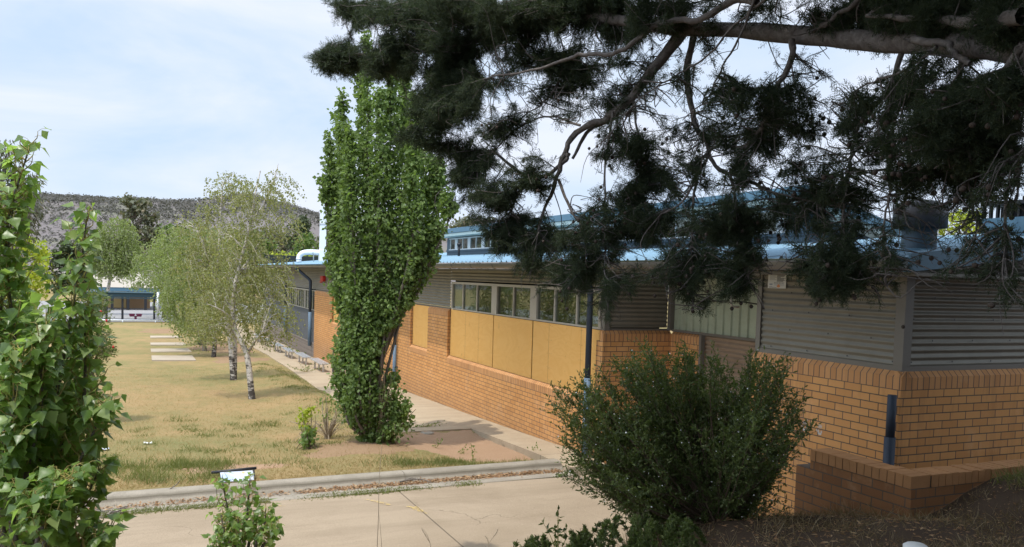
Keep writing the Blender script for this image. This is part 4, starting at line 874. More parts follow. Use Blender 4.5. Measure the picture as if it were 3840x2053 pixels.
sh = drooper('bottlebrush_shrub', 'bushy bottlebrush with fine needle leaves behind the left edge poplar', gd(215, 17.5), 17.5, [(225, 800, 50, 40), (240, 860, 46, 44), (215, 900, 50, 44), (260, 880, 30, 26), (225, 950, 34, 30), (230, 760, 44, 40), (200, 1000, 44, 36)], 560, .075, 'needle', 72)
for x, y in ((241, 757), (243, 748), (268, 806), (254, 783), (285, 872)): c = at(x, y, 17.0); MB().lathe(c-np.array([0, 0, .04]), [(.002, 0), (.018, .012), (.02, .045), (.003, .06)], 8).build('flower', M['red'], sh)
# ---- big leaved poplar saplings close to the camera
def near_poplar(label, base_xy, stems, seed, size, dens=1., group=None, kl=1.):
    rng = np.random.default_rng(seed); bz = float(B(*base_xy)) if base_xy[1] < toe(base_xy[0]) else DZ; base = np.array([*base_xy, bz]); root = thing('poplar_sapling', label, 'tree', base, group)
    tb = Tubes(); tg = Tubes(); L = []; D = []; N = []; Sz = []
    for pts in stems:
        p = spline([base+rng.normal(0, .03, 3)*np.array([1, 1, 0])]+[at(x, y, t) for x, y, t in pts], 40); H = np.linalg.norm(np.diff(p, axis=0), axis=1).sum(); tb.add(p, np.linspace(.017, .004, 40), 7)
        ns = int(H*16*dens)
        for k in range(ns):
            u = .12+.88*((k+rng.random())/ns)**.85; i = min(int(u*39), 38); s = p[i]+(p[i+1]-p[i])*(u*39-i); a = k*2.4+rng.normal(0, .4)
            o = np.array([math.cos(a), math.sin(a), 0]); ln = kl*(.09+.25*rng.random())*min(1, .45+(1-u)*2.2); e = s+o*ln*.62+np.array([0, 0, ln*.85]); tg.add(spline([s, s+(e-s)*.5+o*.02, e], 5), np.linspace(.004, .0018, 5), 4)
            m = max(3, int(ln/.026)); w_ = np.linspace(.15, 1, m)
            for j in range(m):
                q = s+(e-s)*w_[j]; aa = a+rng.normal(0, 1.2); o2 = unit(np.array([math.cos(aa), math.sin(aa), rng.normal(.25, .35)])); pl = size*rng.uniform(.35, .75); f = q+o2*pl
                tg.add(np.array([q, (q+f)/2+np.array([0, 0, .006]), f]), .0011, 3)
                L.append(f); D.append(unit(o2*.75+np.array([0, 0, -.55+rng.normal(0, .35)])+rng.normal(0, .25, 3))); N.append(unit(o2*.55+np.array([-.15, -.3, .75])+rng.normal(0, .32, 3))); Sz.append(size*rng.uniform(.5, 1.15))
    tb.build('stem', M['bark_grey'], root); tg.build('twigs', M['twig_green'], root)
    T, F = leaf_poplar(); V, F = inst(T, F, np.array(L), np.array(D), np.array(N), np.array(Sz)); link('leaves', npmesh('leaves', V, F, True), M['pop_near'], root)
    return root
xy = lambda x, t: tuple(at(x, 1200, t)[:2])
near_poplar('big leaved poplar sapling filling the left edge of the view close to the camera', xy(60, 4.5),
            [[(45, 1250, 4.4), (40, 900, 4.3), (15, 600, 4.3), (75, 365, 4.3)], [(90, 1250, 4.5), (140, 1000, 4.5), (185, 760, 4.5), (222, 530, 4.5)], [(0, 1250, 4.3), (-40, 900, 4.2), (-25, 500, 4.2)], [(60, 1300, 4.3), (100, 1050, 4.2), (105, 900, 4.2), (120, 800, 4.2)],
             [(120, 1350, 4.4), (180, 1200, 4.4), (235, 1090, 4.4), (262, 1010, 4.4)], [(20, 1200, 4.6), (50, 1000, 4.7), (60, 860, 4.8), (60, 790, 4.8)], [(100, 1350, 4.6), (150, 1150, 4.6), (165, 1000, 4.7), (160, 850, 4.7)], [(90, 1400, 4.1), (150, 1280, 4.05), (170, 1200, 4.05)], [(40, 1400, 4.2), (20, 1200, 4.15), (35, 1000, 4.1), (60, 880, 4.1)], [(150, 1420, 4.2), (225, 1390, 4.15), (255, 1345, 4.15)], [(60, 1400, 4.7), (110, 1250, 4.8), (190, 1060, 4.8), (205, 960, 4.8)], [(30, 1350, 4.3), (60, 1150, 4.25), (80, 1000, 4.2), (75, 900, 4.2)], [(-20, 1350, 4.1), (0, 1200, 4.05), (10, 1080, 4.05)], [(80, 1400, 4.5), (130, 1250, 4.5), (140, 1120, 4.5), (130, 1000, 4.5)], [(110, 1420, 4.0), (100, 1320, 3.95), (95, 1250, 3.95)], [(150, 1400, 4.5), (205, 1280, 4.5), (250, 1180, 4.5)], [(0, 1300, 4.5), (10, 1000, 4.6), (20, 800, 4.6), (25, 700, 4.6)], [(140, 1350, 4.6), (200, 1100, 4.6), (215, 900, 4.6), (205, 770, 4.6)], [(-60, 1250, 4.3), (-20, 1000, 4.3), (0, 800, 4.3), (35, 500, 4.3)]], 81, .07, 1.5, None, .62)
near_poplar('small poplar sapling in front of the driveway below the fallen sign', xy(615, 6.0), [[(594, 1400, 6.), (578, 1310, 6.), (558, 1205, 6.)], [(612, 1400, 6.), (622, 1290, 6.), (629, 1204, 6.)], [(640, 1400, 6.), (664, 1330, 6.05), (668, 1280, 6.05)], [(588, 1410, 5.95), (566, 1350, 5.9), (556, 1295, 5.9)], [(650, 1410, 6.), (680, 1360, 6.), (688, 1322, 6.)], [(622, 1400, 6.1), (642, 1340, 6.15), (644, 1290, 6.15)], [(604, 1400, 5.9), (602, 1350, 5.9), (598, 1300, 5.9)], [(570, 1420, 6.), (556, 1390, 6.), (548, 1350, 6.)]], 82, .06, 1.1, None, .38)
# ---- tea tree bush on the bank
def bush():
    rng = np.random.default_rng(91); t0 = 7.35; b = at(1795, 1345, t0); b[2] = float(B(b[0], b[1])); root = thing('tea_tree_bush', 'dense dark green tea tree bush with tiny white flowers on the bank', 'bush', b)
    poly = np.array([(1398, 975), (1440, 985), (1455, 965), (1500, 985), (1545, 910), (1575, 935), (1622, 872), (1650, 930), (1700, 905), (1725, 885), (1760, 925), (1800, 900), (1830, 940), (1890, 885), (1900, 930), (1965, 915), (1975, 970), (2012, 1000), (2000, 1060), (2035, 1085), (1985, 1130), (1960, 1180), (1930, 1230), (1975, 1290), (1900, 1320), (1800, 1340), (1640, 1330), (1560, 1300), (1480, 1245), (1425, 1205), (1395, 1160), (1415, 1110), (1388, 1060)], float)
    def inside(x, y):
        c = False; n = len(poly); j = n-1
        for i in range(n):
            if (poly[i, 1] > y) != (poly[j, 1] > y) and x < (poly[j, 0]-poly[i, 0])*(y-poly[i, 1])/(poly[j, 1]-poly[i, 1])+poly[i, 0]: c = not c
            j = i
        return c
    tb = Tubes(); L = []; D = []; FLW = []; tips = []
    while len(tips) < 370:
        x, y = rng.uniform(1385, 2040), rng.uniform(865, 1330)
        if inside(x, y): tips.append((x, y, rng.normal(0, .42)))
    for (x, y) in poly[:26]: tips.append((x+(1795-x)*.03, y+(1150-y)*.03, rng.normal(0, .15)))
    for _ in range(46):
        i = rng.integers(0, 26); f = rng.random(); q = poly[i]*(1-f)+poly[(i+1) % len(poly)]*f; v2 = q-np.array([1790, 1160]); q = np.array([1790, 1160])+v2*rng.uniform(.93, 1.06); tips.append((q[0], q[1], rng.normal(0, .2)))
    for (x, y, dd) in tips:
        e = at(x, y, t0+dd*(1.0 if y < 1250 else .6)); v = e-b; mid = b+v*.5+np.array([0, 0, -.10 if x < 1600 or x > 1900 else .02])+rng.normal(0, .04, 3); p = spline([b+rng.normal(0, .05, 3)*np.array([1, 1, 0]), mid, e], 16); tb.add(p, np.linspace(.009, .0016, 16)*(.6+.8*rng.random()), 4)
        ln = np.linalg.norm(v)
        for u in np.arange(max(.25, 1-.60/ln*1.0), 1.0, .022/ln):
            i = min(int(u*15), 14); s = p[i]+(p[i+1]-p[i])*(u*15-i); ax = unit(p[i+1]-p[i]); d = unit(ax*.7+rng.normal(0, .62, 3)+np.array([0, 0, .28])); l2 = .05+.13*rng.random(); m = 11
            q = s+d*np.linspace(.1, 1, m)[:, None]*l2; L.append(q); D.append(unit(d+rng.normal(0, .6, (m, 3))))
            if rng.random() < .05: FLW.append(s+d*l2)
    tb.build('stem', M['twig'], root); L = np.concatenate(L); D = np.concatenate(D); n = len(L); T, F = leaf_thin(); T = T*np.array([1.5, 1, 1])
    V, F = inst(T, F, L, D, rnd(rng, n), rng.uniform(.020, .040, n)); link('foliage', npmesh('foliage', V, F), M['bush'], root)
    FLW = np.array(FLW); n = len(FLW); a = np.linspace(0, 2*math.pi, 7)[:-1]; T = np.concatenate([[[0, 0, 0]], np.stack([np.cos(a), np.sin(a), 0*a+.25], -1)]); F = np.array([(0, 1+i, 1+(i+1) % 6) for i in range(6)])
    V, F = inst(T, F, FLW+np.array([0, 0, .012]), rnd(rng, n), rnd(rng, n)*.5+np.array([-.3, -.5, .8]), rng.uniform(.005, .008, n)); tag(link('flowers', npmesh('flowers', V, F), M['petal'], root), kind='stuff')
bush()
# ---------------------------------------------------------------- big cypress overhanging from the right
def spray_template(rng, nside=13, wid=.020, sub=4):
    V = []; F = []
    def sh(p, d, l, w):
        n = unit(np.cross(d, rnd(rng, 1)[0])); k = len(V); mid = p+d*l*.55+n*l*.04
        V.extend([p-n*w, p+n*w, mid+n*w*.8, mid-n*w*.8, p+d*l+np.array([0, 0, -l*.08])]); F.extend([(k, k+1, k+2), (k, k+2, k+3), (k+3, k+2, k+4)])
    ax = spline([(0, 0, 0), (.03*rng.normal(), .5, .05), (.07*rng.normal(), 1., -.05)], nside+2); 
    for i in range(nside+1): sh(ax[i], unit(ax[i+1]-ax[i]), np.linalg.norm(ax[i+1]-ax[i])*1.15, wid*.8)
    for i in range(1, nside+1):
        s = 1 if i % 2 else -1; t = i/nside; d = unit(np.array([s*(.75+.25*rng.random()), .8, rng.normal(0, .42)])); l = (.40*(1-t)**.8+.10)*rng.uniform(.7, 1.2); sh(ax[i], d, l, wid*.72)
        for j in range(sub):
            f = (j+.7)/sub; s2 = 1 if j % 2 else -1; q = ax[i]+d*l*f; d2 = unit(d*.75+s2*np.cross(d, [0, 0, 1])*.75+rng.normal(0, .3, 3)); sh(q, d2, l*.38*(1.15-f*.6)*rng.uniform(.7, 1.3), wid*.6)
    return np.array(V), np.array(F)
def cypress():
    rng = np.random.default_rng(101); tb_ = np.array([4.5, 1.0, 0.]); tb_[2] = float(B(4.5, 1.0))-.1
    root = thing('cypress_tree', 'big dark cypress whose limb, hanging sprays and round cones fill the upper right', 'tree', tb_)
    dep = lambda x: np.interp(x, [760, 1000, 1400, 1800, 2200, 2576, 2700], [7.3, 7.0, 6.3, 5.5, 4.5, 3.5, 3.2])
    tb = Tubes(); sk = []
    trunk = spline([tb_, (4.45, 1.05, 0), (4.6, 1.1, 2.5), (4.5, 1.3, 5.5), (4.5, 1.3, 8.5)], 30); tb.add(trunk, np.linspace(.34, .08, 30), 14)
    def limb(pts, r0, r1, dd=0., n=None, k=8, sway=.0):
        P_ = [at(x, y, dep(x)+dd+(o[0] if o else 0)) for x, y, *o in pts]; n = n or max(8, 5*len(P_)); p = spline(P_, n)
        if sway: p = p+np.cumsum(rng.normal(0, sway, (n, 3)), 0)*np.sin(np.linspace(0, math.pi, n))[:, None]
        tb.add(p, np.linspace(r0, r1, n)*(1+.06*rng.normal(size=n)), k); sk.append(p); return p
    main = [trunk[int(np.argmin(np.abs(trunk[:, 2]-.75)))]]+[at(x, y, dep(x)) for x, y in ((3000, 175), (2760, 150), (2576, 128), (2400, 112), (2200, 104), (2000, 88), (1850, 76), (1700, 72), (1600, 58), (1480, 42), (1380, 50), (1250, 70), (1130, 110), (1000, 135), (900, 138), (820, 140))]
    p = spline(main, 70); tb.add(p, np.interp(np.linspace(0, 1, 70), [0, .2, .5, .7, 1], [.12, .062, .048, .026, .004])*(1+.05*rng.normal(size=70)), 14); sk.append(p)
    LB = [([(1905, 5), (1850, 0), (1770, 45), (1677, 48), (1590, 105), (1480, 120), (1420, 132), (1330, 165), (1240, 190)], .026, .006, -.4), ([(1720, 80), (1666, 150), (1590, 241), (1541, 281), (1460, 316), (1430, 381), (1405, 452), (1365, 542), (1350, 600)], .040, .008, .1), ([(1700, 90), (1650, 170), (1600, 255), (1550, 300), (1480, 330), (1440, 400)], .028, .012, .15),
          ([(1430, 385), (1415, 401), (1340, 437), (1240, 386), (1139, 371), (1080, 350)], .020, .005, .1), ([(1745, 85), (1735, 190), (1760, 311), (1796, 371), (1836, 436), (1911, 477), (1951, 487), (2000, 520)], .026, .006, .2), ([(1991, 100), (1991, 145), (1956, 216), (1921, 296), (1861, 351), (1776, 371), (1755, 416), (1700, 516), (1640, 544)], .020, .005, -.1),
          ([(2270, 130), (2232, 226), (2162, 281), (2137, 371), (2117, 431), (2047, 482), (2006, 502)], .016, .004, 0.), ([(2420, 150), (2400, 300), (2433, 416), (2443, 476), (2458, 552), (2513, 612)], .014, .004, .1), ([(2330, 150), (2300, 300), (2282, 416), (2277, 482), (2252, 537)], .012, .004, 0.), ([(1960, -30), (1901, 15), (1851, 55), (1761, 140), (1685, 200), (1610, 250), (1540, 330)], .009, .003, -.5),
          ([(1900, -10), (1875, 80), (1830, 170), (1790, 240), (1720, 300)], .008, .003, -.5), ([(2180, -30), (2152, 0), (2082, 50), (2041, 82)], .016, .012, -.1), ([(2300, 100), (2358, 118), (2400, 140), (2440, 160)], .020, .012, -.25), ([(2358, 118), (2290, 180), (2200, 215), (2140, 235)], .010, .003, -.3), ([(1480, 45), (1440, 10), (1380, -30)], .02, .01, 0), ([(1250, 70), (1190, 30), (1100, 10), (990, 30), (900, 35), (840, 18)], .012, .003, .2),
          ([(1240, 190), (1180, 240), (1120, 300), (1040, 330)], .010, .003, 0.), ([(1340, 437), (1290, 500), (1260, 580)], .012, .004, 0), ([(1405, 452), (1440, 540), (1470, 600), (1450, 680)], .013, .004, 0), ([(1836, 436), (1860, 540), (1880, 640), (1885, 710)], .010, .003, 0), ([(1755, 416), (1745, 560), (1740, 680), (1745, 770)], .010, .003, 0), ([(2117, 431), (2130, 560), (2140, 660), (2090, 720)], .010, .003, 0),
          ([(1590, 241), (1610, 350), (1600, 470), (1580, 560)], .011, .003, .1), ([(2576, 110), (2500, 220), (2440, 300), (2440, 400)], .016, .005, -.2), ([(2576, 40), (2450, 50), (2300, 40), (2180, 40)], .04, .01, -.2), ([(2620, 330), (2560, 420), (2520, 520), (2530, 640)], .016, .004, 0), ([(2232, 226), (2250, 330), (2230, 480), (2220, 600), (2230, 720)], .010, .003, -.1), ([(1420, 132), (1400, 220), (1330, 290), (1270, 330)], .009, .003, 0), ([(1460, 316), (1380, 300), (1300, 330), (1200, 420)], .010, .003, 0),
          ([(2047, 482), (2060, 560), (2040, 640), (2055, 700)], .008, .003, 0), ([(1541, 281), (1530, 420), (1535, 560), (1530, 700), (1532, 780)], .009, .003, 0), ([(1250, 70), (1180, 130), (1120, 200), (1060, 260), (1000, 240)], .009, .003, .1)]
    for pts, r0, r1, dd in LB: limb(pts, r0, r1, dd, sway=.008)
    SK = np.concatenate(sk[0:]); SK = SK[SK[:, 2] < 3.2]
    # foliage masses: (x, y, rx, ry, density)
    BL = [(815, 140, 46, 30, 2.65), (870, 140, 55, 38, 2.65), (930, 150, 50, 40, 2.2), (850, 15, 40, 20, 1.76), (900, 35, 55, 30, 2.2), (960, 30, 60, 40, 2.65), (1010, 100, 80, 60, 2.86), (1080, 40, 80, 50, 3.09), (1100, 140, 80, 60, 3.09), (990, 175, 55, 36, 2.2), (1180, 80, 70, 60, 3.09), (1190, 190, 80, 60, 2.86), (1090, 240, 66, 46, 2.44), (1150, 280, 66, 46, 2.44), (1060, 320, 56, 36, 1.97), (1120, 370, 60, 40, 2.2), (1190, 420, 70, 46, 2.44), (1160, 470, 46, 40, 1.76), (1240, 490, 60, 44, 2.2), (1215, 540, 44, 33.6, 0.91), (1290, 330, 50, 36, 0.99), (1280, 40, 90, 50, 3.09), (1290, 130, 60, 40, 2.44), (1380, 80, 70, 60, 2.31), (1400, 200, 50, 36, 1.47), (1440, 25, 70, 36, 3.53), (1330, 230, 46, 36, 1.33), (1480, 170, 60, 44, 2.35), (1450, 250, 55.0, 36, 1.12), (1320, 440, 50, 36, 2.2), (1265, 600, 44, 49.3, 1.54), (1320, 600, 60, 60.5, 1.84), (1395, 640, 70, 62.7, 1.73), (1340, 680, 46, 40.3, 1.54), (1470, 600, 80, 60.5, 1.58), (1450, 690, 70, 49.3, 1.58), (1540, 560, 66, 56.0, 1.45), (1540, 645, 46, 44.8, 1.32), (1400, 720, 56, 29.1, 1.07), (1530, 770, 18, 40.8, 0.88), (1590, 560, 56, 40.3, 1.32), (1640, 600, 56, 51.5, 1.45), (1695, 620, 46, 49.3, 1.32), (1560, 250, 50.6, 40, 1.27), (1510, 400, 39.6, 56, 1.06), (1600, 380, 61.6, 46, 1.48), (1640, 470, 66.0, 50, 1.9), (1670, 330, 48.4, 40, 1.06), (1700, 440, 50.6, 46, 1.48), (1550, 50, 60, 44, 2.52), (1560, 130, 50, 34, 1.76), (1650, 15, 80, 26, 2.52), (1640, 150, 40, 40, 1.26), (1720, 250, 39.6, 46, 1.06), (1760, 560, 56, 49.3, 1.32), (1790, 620, 60, 44.8, 1.45), (1790, 685, 60, 44.8, 1.45), (1742, 750, 20, 43.2, 1.03), (1850, 580, 56, 44.8, 1.32), (1880, 640, 56, 40.3, 1.32), (1820, 300, 50.6, 36, 1.48), (1870, 250, 61.6, 36, 1.69), (1890, 420, 61.6, 46, 1.69), (1950, 540, 56, 44.8, 1.2), (1970, 340, 50.6, 36, 1.48), (1950, 250, 50.6, 36, 1.48), (2000, 420, 50.6, 36, 1.27), (2020, 570, 66, 51.5, 1.32), (2060, 300, 61.6, 46, 1.69), (2080, 650, 56, 49.3, 1.32), (2080, 500, 50.6, 36, 1.4), (2110, 400, 39.6, 36, 0.85), (2150, 610, 66, 56.0, 1.32), (2140, 700, 56, 40.3, 1.32), (2200, 560, 56, 62.7, 1.07), (2250, 650, 50, 44, 0.57), (2230, 725, 50, 31.2, 0.91), (2180, 330, 61.6, 56, 1.69), (2260, 330, 77.0, 70, 1.85), (2320, 210, 66.0, 50, 1.85), (2350, 300, 88.0, 80, 2.19), (2330, 420, 88.0, 66, 2.03), (2455, 275, 83.6, 56, 2.19), (2450, 380, 88.0, 76, 2.03), (2555, 245, 50.6, 56, 2.36), (2540, 350, 55.0, 90, 2.19), (2520, 490, 66, 60, 0.75), (2410, 500, 60, 46, 0.58), (2380, 560, 46, 36, 0.32), (2340, 640, 56, 36, 0.45), (2490, 600, 56, 36, 0.38), (2450, 685, 56, 26, 0.45), (2550, 640, 40, 46, 0.45), (2300, 490, 46, 40, 0.66), (2360, 700, 50, 26, 0.45), (1500, 15, 60, 26, 2.52), (1740, 15, 80, 26, 1.62), (1940, 10, 60, 24, 1.08), (2050, 20, 60, 26, 1.08), (2190, 45, 80, 46, 2.7), (2320, 25, 100, 36, 3.0), (2440, 40, 110, 46, 3.19), (2550, 50, 60, 50, 3.19), (1885, 720, 32, 44.8, 1.07), (2070, 725, 32, 40.8, 1.03), (1150, 210, 60, 40, 2.2), (1000, 60, 60, 50, 2.44), (1230, 330, 50, 40, 1.54), (1700, 700, 30, 29.1, 0.79), (1830, 730, 28, 31.2, 0.88), (1600, 690, 30, 29.1, 0.66), (2560, 730, 40, 48.0, 0.64), (1210, 20, 70, 40, 2.86), (1130, -10, 80, 40, 2.86), (1350, -5, 90, 36, 2.73), (1780, 130, 40, 30, 0.72), (2080, 180, 50, 30, 0.72), (2130, 250, 44.0, 30, 1.06), (1480, 520, 50, 40, 1.2), (1580, 500, 50, 40, 1.2), (1700, 520, 50, 40, 1.2), (1830, 500, 50, 40, 1.08), (1480, 230, 50, 40, 1.26), (1740, 420, 40, 40, 1.08), (2150, 480, 50, 50, 1.08), (1620, 230, 40, 40, 0.96), (1900, 330, 40, 40, 0.96), (2000, 640, 50, 40, 1.01), (1650, 680, 50, 36, 1.08), (1560, 700, 50, 36, 0.94)]
    tmp = [spray_template(np.random.default_rng(200+i)) for i in range(7)]
    POS = []; DIR = []; SZ_ = []; cones = []
    for (x, y, rx, ry, dn) in BL:
        t = dep(x)+rng.normal(0, .22); c = at(x, y, t); a, b2 = px2m(rx, t), px2m(ry, t); d = .62*(a+b2)
        for _ in range(5):
            e = c+rng.normal(0, .6, 3)*(a+b2)/2; s = SK[int(np.argmin(np.linalg.norm(SK-e, axis=1)+.15*rng.random(len(SK))))]; v = e-s; L_ = np.linalg.norm(v)
            if .05 < L_ < 1.2: tb.add(spline([s, s+v*.4+rng.normal(0, .06, 3), s+v*.8+rng.normal(0, .05, 3), e+v*.2-np.array([0, 0, .1*L_])], 10), np.linspace(.0045, .0012, 10), 4)
        nt_ = max(4, int(dn*(rx*ry)**.5/4.6))
        for _ in range(nt_):
            l = rnd(rng, 1)[0]*rng.random()**.42*1.12; e = c+l[0]*a*CR+np.array([0, 0, l[1]*b2])+l[2]*d*CF
            dd = np.linalg.norm(SK-e, axis=1)+np.where(SK[:, 2] < e[2]-.1, .25, 0)+.42*rng.random(len(SK)); s = SK[int(np.argmin(dd))]; v = e-s; L_ = np.linalg.norm(v)
            if L_ > 1.3: s = e-unit(v)*rng.uniform(.5, .9)+np.array([0, 0, .25]); v = e-s; L_ = np.linalg.norm(v)
            p = spline([s, s+v*.45+np.array([0, 0, -.04*L_])+rng.normal(0, .05, 3), e], 9); tb.add(p, np.linspace(.0052, .0018, 9), 4)
            m = int((10+13*dn)*(.5+1.0*rng.random())); u = rng.uniform(.06, 1., m)**.85; i = np.minimum((u*8).astype(int), 7); q = p[i]+(p[i+1]-p[i])*(u*8-i)[:, None]
            if rng.random() < .30: continue
            dr = unit(unit(v)*.55+rng.normal(0, .62, (m, 3))+np.array([0, 0, -.30])); POS.append(q); DIR.append(dr); SZ_.append(rng.uniform(.055, .125, m)*(1 if x < 2150 else .85))
            if rng.random() < .34 and y > 130:
                k = rng.integers(1, 4)
                for _ in range(k): cones.append(e+rng.normal(0, .05, 3)-np.array([0, 0, .03]))
    POS = np.concatenate(POS); DIR = np.concatenate(DIR); SZ_ = np.concatenate(SZ_)
    pxv = (CX+FL*(POS@CR)/(POS@CF))/KV; pyv = (CY-FL*(POS@CU)/(POS@CF))/KV; k_ = ~((pxv > 1930) & (pxv < 1985) & (pyv > 672) & (pyv < 745)) & ~((pxv > 2262) & (pxv < 2400) & (pyv > 505) & (pyv < 625) & (rng.random(len(POS)) < .6)); POS, DIR, SZ_ = POS[k_], DIR[k_], SZ_[k_]; n = len(POS); which = rng.integers(0, 7, n); VV = []; FF = []; o = 0
    for i, (T, F) in enumerate(tmp):
        m = which == i; V, F = inst(T, F, POS[m], DIR[m], rnd(rng, m.sum()), SZ_[m]); VV.append(V); FF.append(F+o); o += len(V)
    fo = link('foliage', npmesh('foliage', np.concatenate(VV), np.concatenate(FF)), M['cyp'], root)
    # unseen crown above the frame, thickened and widened behind the camera for its shade
    n = 34000; c = np.stack([rng.uniform(-.5, 9.0, n), rng.uniform(-6., 8.6, n), rng.uniform(1.3, 7.5, n)], -1); c = c[(c[:, 2] > 2.4) | (c[:, 1] < .3)]; pr = -(c@CU)/(c@CF)*FL+CY; keep = (vnoise(c[:, 0]+c[:, 2]*.7, c[:, 1]+c[:, 2]*.4, 1.1, 77) > .22) & (c[:, 1] < np.minimum(8.4, 3.8+.85*(c[:, 0]-.9))) & ((pr < -160) | (c@CF < .6)) & (np.linalg.norm(c, axis=1) > 1.9); c = c[keep]; n = len(c)
    T, F = spray_template(np.random.default_rng(300), 9, .05, 3); V, F = inst(T, F, c, rnd(rng, n)+np.array([0, 0, -.4]), rnd(rng, n), rng.uniform(.35, .62, n)); link('unseen_shade_foliage', npmesh('unseen_shade_foliage', V, F), M['cyp'], root)
    n = 6000; c = np.stack([rng.uniform(-3., 17, n), rng.uniform(-12, 4.3, n), rng.uniform(-.6, 8.5, n)], -1); cd = c@CF; lat = np.abs((c@CR)/np.maximum(cd, .1)*FL); c = c[(cd < -1.2) & (np.linalg.norm(c-np.array([0, 0, 0]), axis=1) > 2.2) & ((c[:, 0] > -1) | (c[:, 1] < -3))]; n = len(c)  # extra sprays added behind the camera to block sky light on the right
    T, F = spray_template(np.random.default_rng(301), 8, .055, 3); V, F = inst(T, F, c, rnd(rng, n)+np.array([0, 0, -.4]), rnd(rng, n), rng.uniform(.6, 1.0, n)); link('unseen_shade_foliage', npmesh('unseen_shade_foliage', V, F), M['cyp'], root)
    for _ in range(40):
        e = np.array([rng.uniform(1.2, 6.5), rng.uniform(1.5, 7), rng.uniform(3.6, 5.6)]); s = trunk[int(np.clip((e[2]+1)/9.5*29, 12, 28))]; tb.add(spline([s, (s+e)/2+np.array([0, 0, .5]), e], 10), np.linspace(.06, .01, 10), 6)
    tb.build('branches', M['cyp_bark'], root)
    # round cones
    cm = MB(); 
    th = np.linspace(0, math.pi, 7); cm.lathe((0, 0, 0), [(max(.0003, .0125*math.sin(a)*(1+.07*math.sin(5*a))), -.0125*math.cos(a)*1.08) for a in th], 9)
    me = None; pick = sorted(cones, key=lambda c: float(c@CF))
    for i, c in enumerate(pick[:100]):
        if me is None: o_ = cm.build('cone', M['cone'], root); me = o_.data
        else: o_ = bpy.data.objects.new('cone', me); COL.objects.link(o_); o_.parent = root; o_.matrix_parent_inverse = Matrix.Translation(-Vector(root.location))
        o_.location = c; o_.rotation_euler = rng.uniform(0, 6, 3); s_ = float(rng.uniform(.75, 1.15)); o_.scale = (s_, s_, s_)
    rest = MB(); T = np.array([v.co[:] for v in me.vertices]); Fq = [list(p.vertices) for p in me.polygons]
    for c in pick[100:420]: rest.add(T*float(rng.uniform(.8, 1.15))+c, Fq, 0, True)
    if rest.v: tag(rest.build('cones', M['cone'], root), kind='stuff')
    print('cypress sprays', len(POS), 'tris', sum(len(f) for f in FF), 'cones', len(cones))
cypress()
# ---------------------------------------------------------------- ground cover
def blades(name, rng, XY, h, wd, mat, fz, lean=.5):
    n = len(XY); T = np.array([(-1, 0, 0), (1, 0, 0), (-.7, .5, .10), (.7, .5, .10), (0, 1, .34)], float); F = np.array([(0, 1, 3), (0, 3, 2), (2, 3, 4)])
    pos = np.stack([XY[:, 0], XY[:, 1], fz(XY[:, 0], XY[:, 1])-.006], -1); up = np.array([0, 0, 1.])+rng.normal(0, lean, (n, 3))*np.array([1, 1, .2])
    V, F = inst(T, F, pos, up, rnd(rng, n)*np.array([1, 1, .2]), h, wd); return tag(link(name, npmesh(name, V, F), M[mat]), kind='stuff')
def clustered(rng, n, x0, x1, y0, y1, nc, sp): c = np.stack([rng.uniform(x0, x1, nc), rng.uniform(y0, y1, nc)], -1); return c[rng.integers(0, nc, n)]+rng.normal(0, sp, (n, 2))
rg = np.random.default_rng(401)
def okl(q): return q[(q[:, 1] > ky(q[:, 0])+.36) & (q[:, 0] < 7) & ~((q[:, 0] > px(q[:, 1])-.03)) & (((q[:, 0]-5.5)/1.25)**2+((q[:, 1]-14.75)/1.7)**2 > 1)]
q = okl(np.stack([rg.uniform(-3.5, 6.4, 60000), 12.25+22*rg.random(60000)**2.3], -1)); n = len(q); blades('dry_grass', rg, q, rg.uniform(.025, .07, n), rg.uniform(.002, .0042, n), 'straw', G, .9)
q = okl(np.concatenate([clustered(rg, 11000, -3, 6.3, 12.6, 20, 150, .13), clustered(rg, 4200, -1.5, 1.2, 12.6, 14.4, 40, .15), clustered(rg, 2600, 3.9, 6.3, 12.55, 12.85, 22, .12), clustered(rg, 3500, 3.8, 5.0, 17, 34, 80, .12)])); n = len(q)
blades('green_grass', rg, q, rg.uniform(.03, .12, n)*np.where((q[:, 0] < 1.3) & (q[:, 1] < 14.6), 1.7, 1), rg.uniform(.0025, .0055, n), 'grass', G, .55)
# weeds along the gutter edge
dz = lambda x, y: np.full_like(x, DZ+.004)
gy = lambda x: 11.98+.018*(x-2)-.40
xx = np.concatenate([rg.uniform(-.6, 1.6, 4200), rg.normal(3.15, .42, 1500), rg.normal(4.5, .14, 420), rg.normal(2.5, .3, 500)]); q = np.stack([xx, gy(xx)+rg.normal(-.10, .06, len(xx))], -1); n = len(q); blades('gutter_weeds', rg, q, rg.uniform(.015, .06, n), rg.uniform(.003, .007, n), 'grass', dz, .9)
# leaf litter in the gutter
xx = np.concatenate([rg.uniform(2.2, 6.3, 3300), rg.uniform(-1, 2.2, 900)]); yy = gy(xx)+.25+rg.normal(0, .085, len(xx)); pos = np.stack([xx, yy, DZ-.012+rg.uniform(0, .022, len(xx))], -1); n = len(pos)
T, F = leaf_thin(); V, F = inst(T*np.array([1.6, 1, 1]), F, pos, rnd(rg, n)*np.array([1, 1, .15]), rnd(rg, n)*.5+np.array([0, 0, 1]), rg.uniform(.02, .07, n)); tag(link('leaf_litter', npmesh('leaf_litter', V, F), M['litter']), kind='stuff')
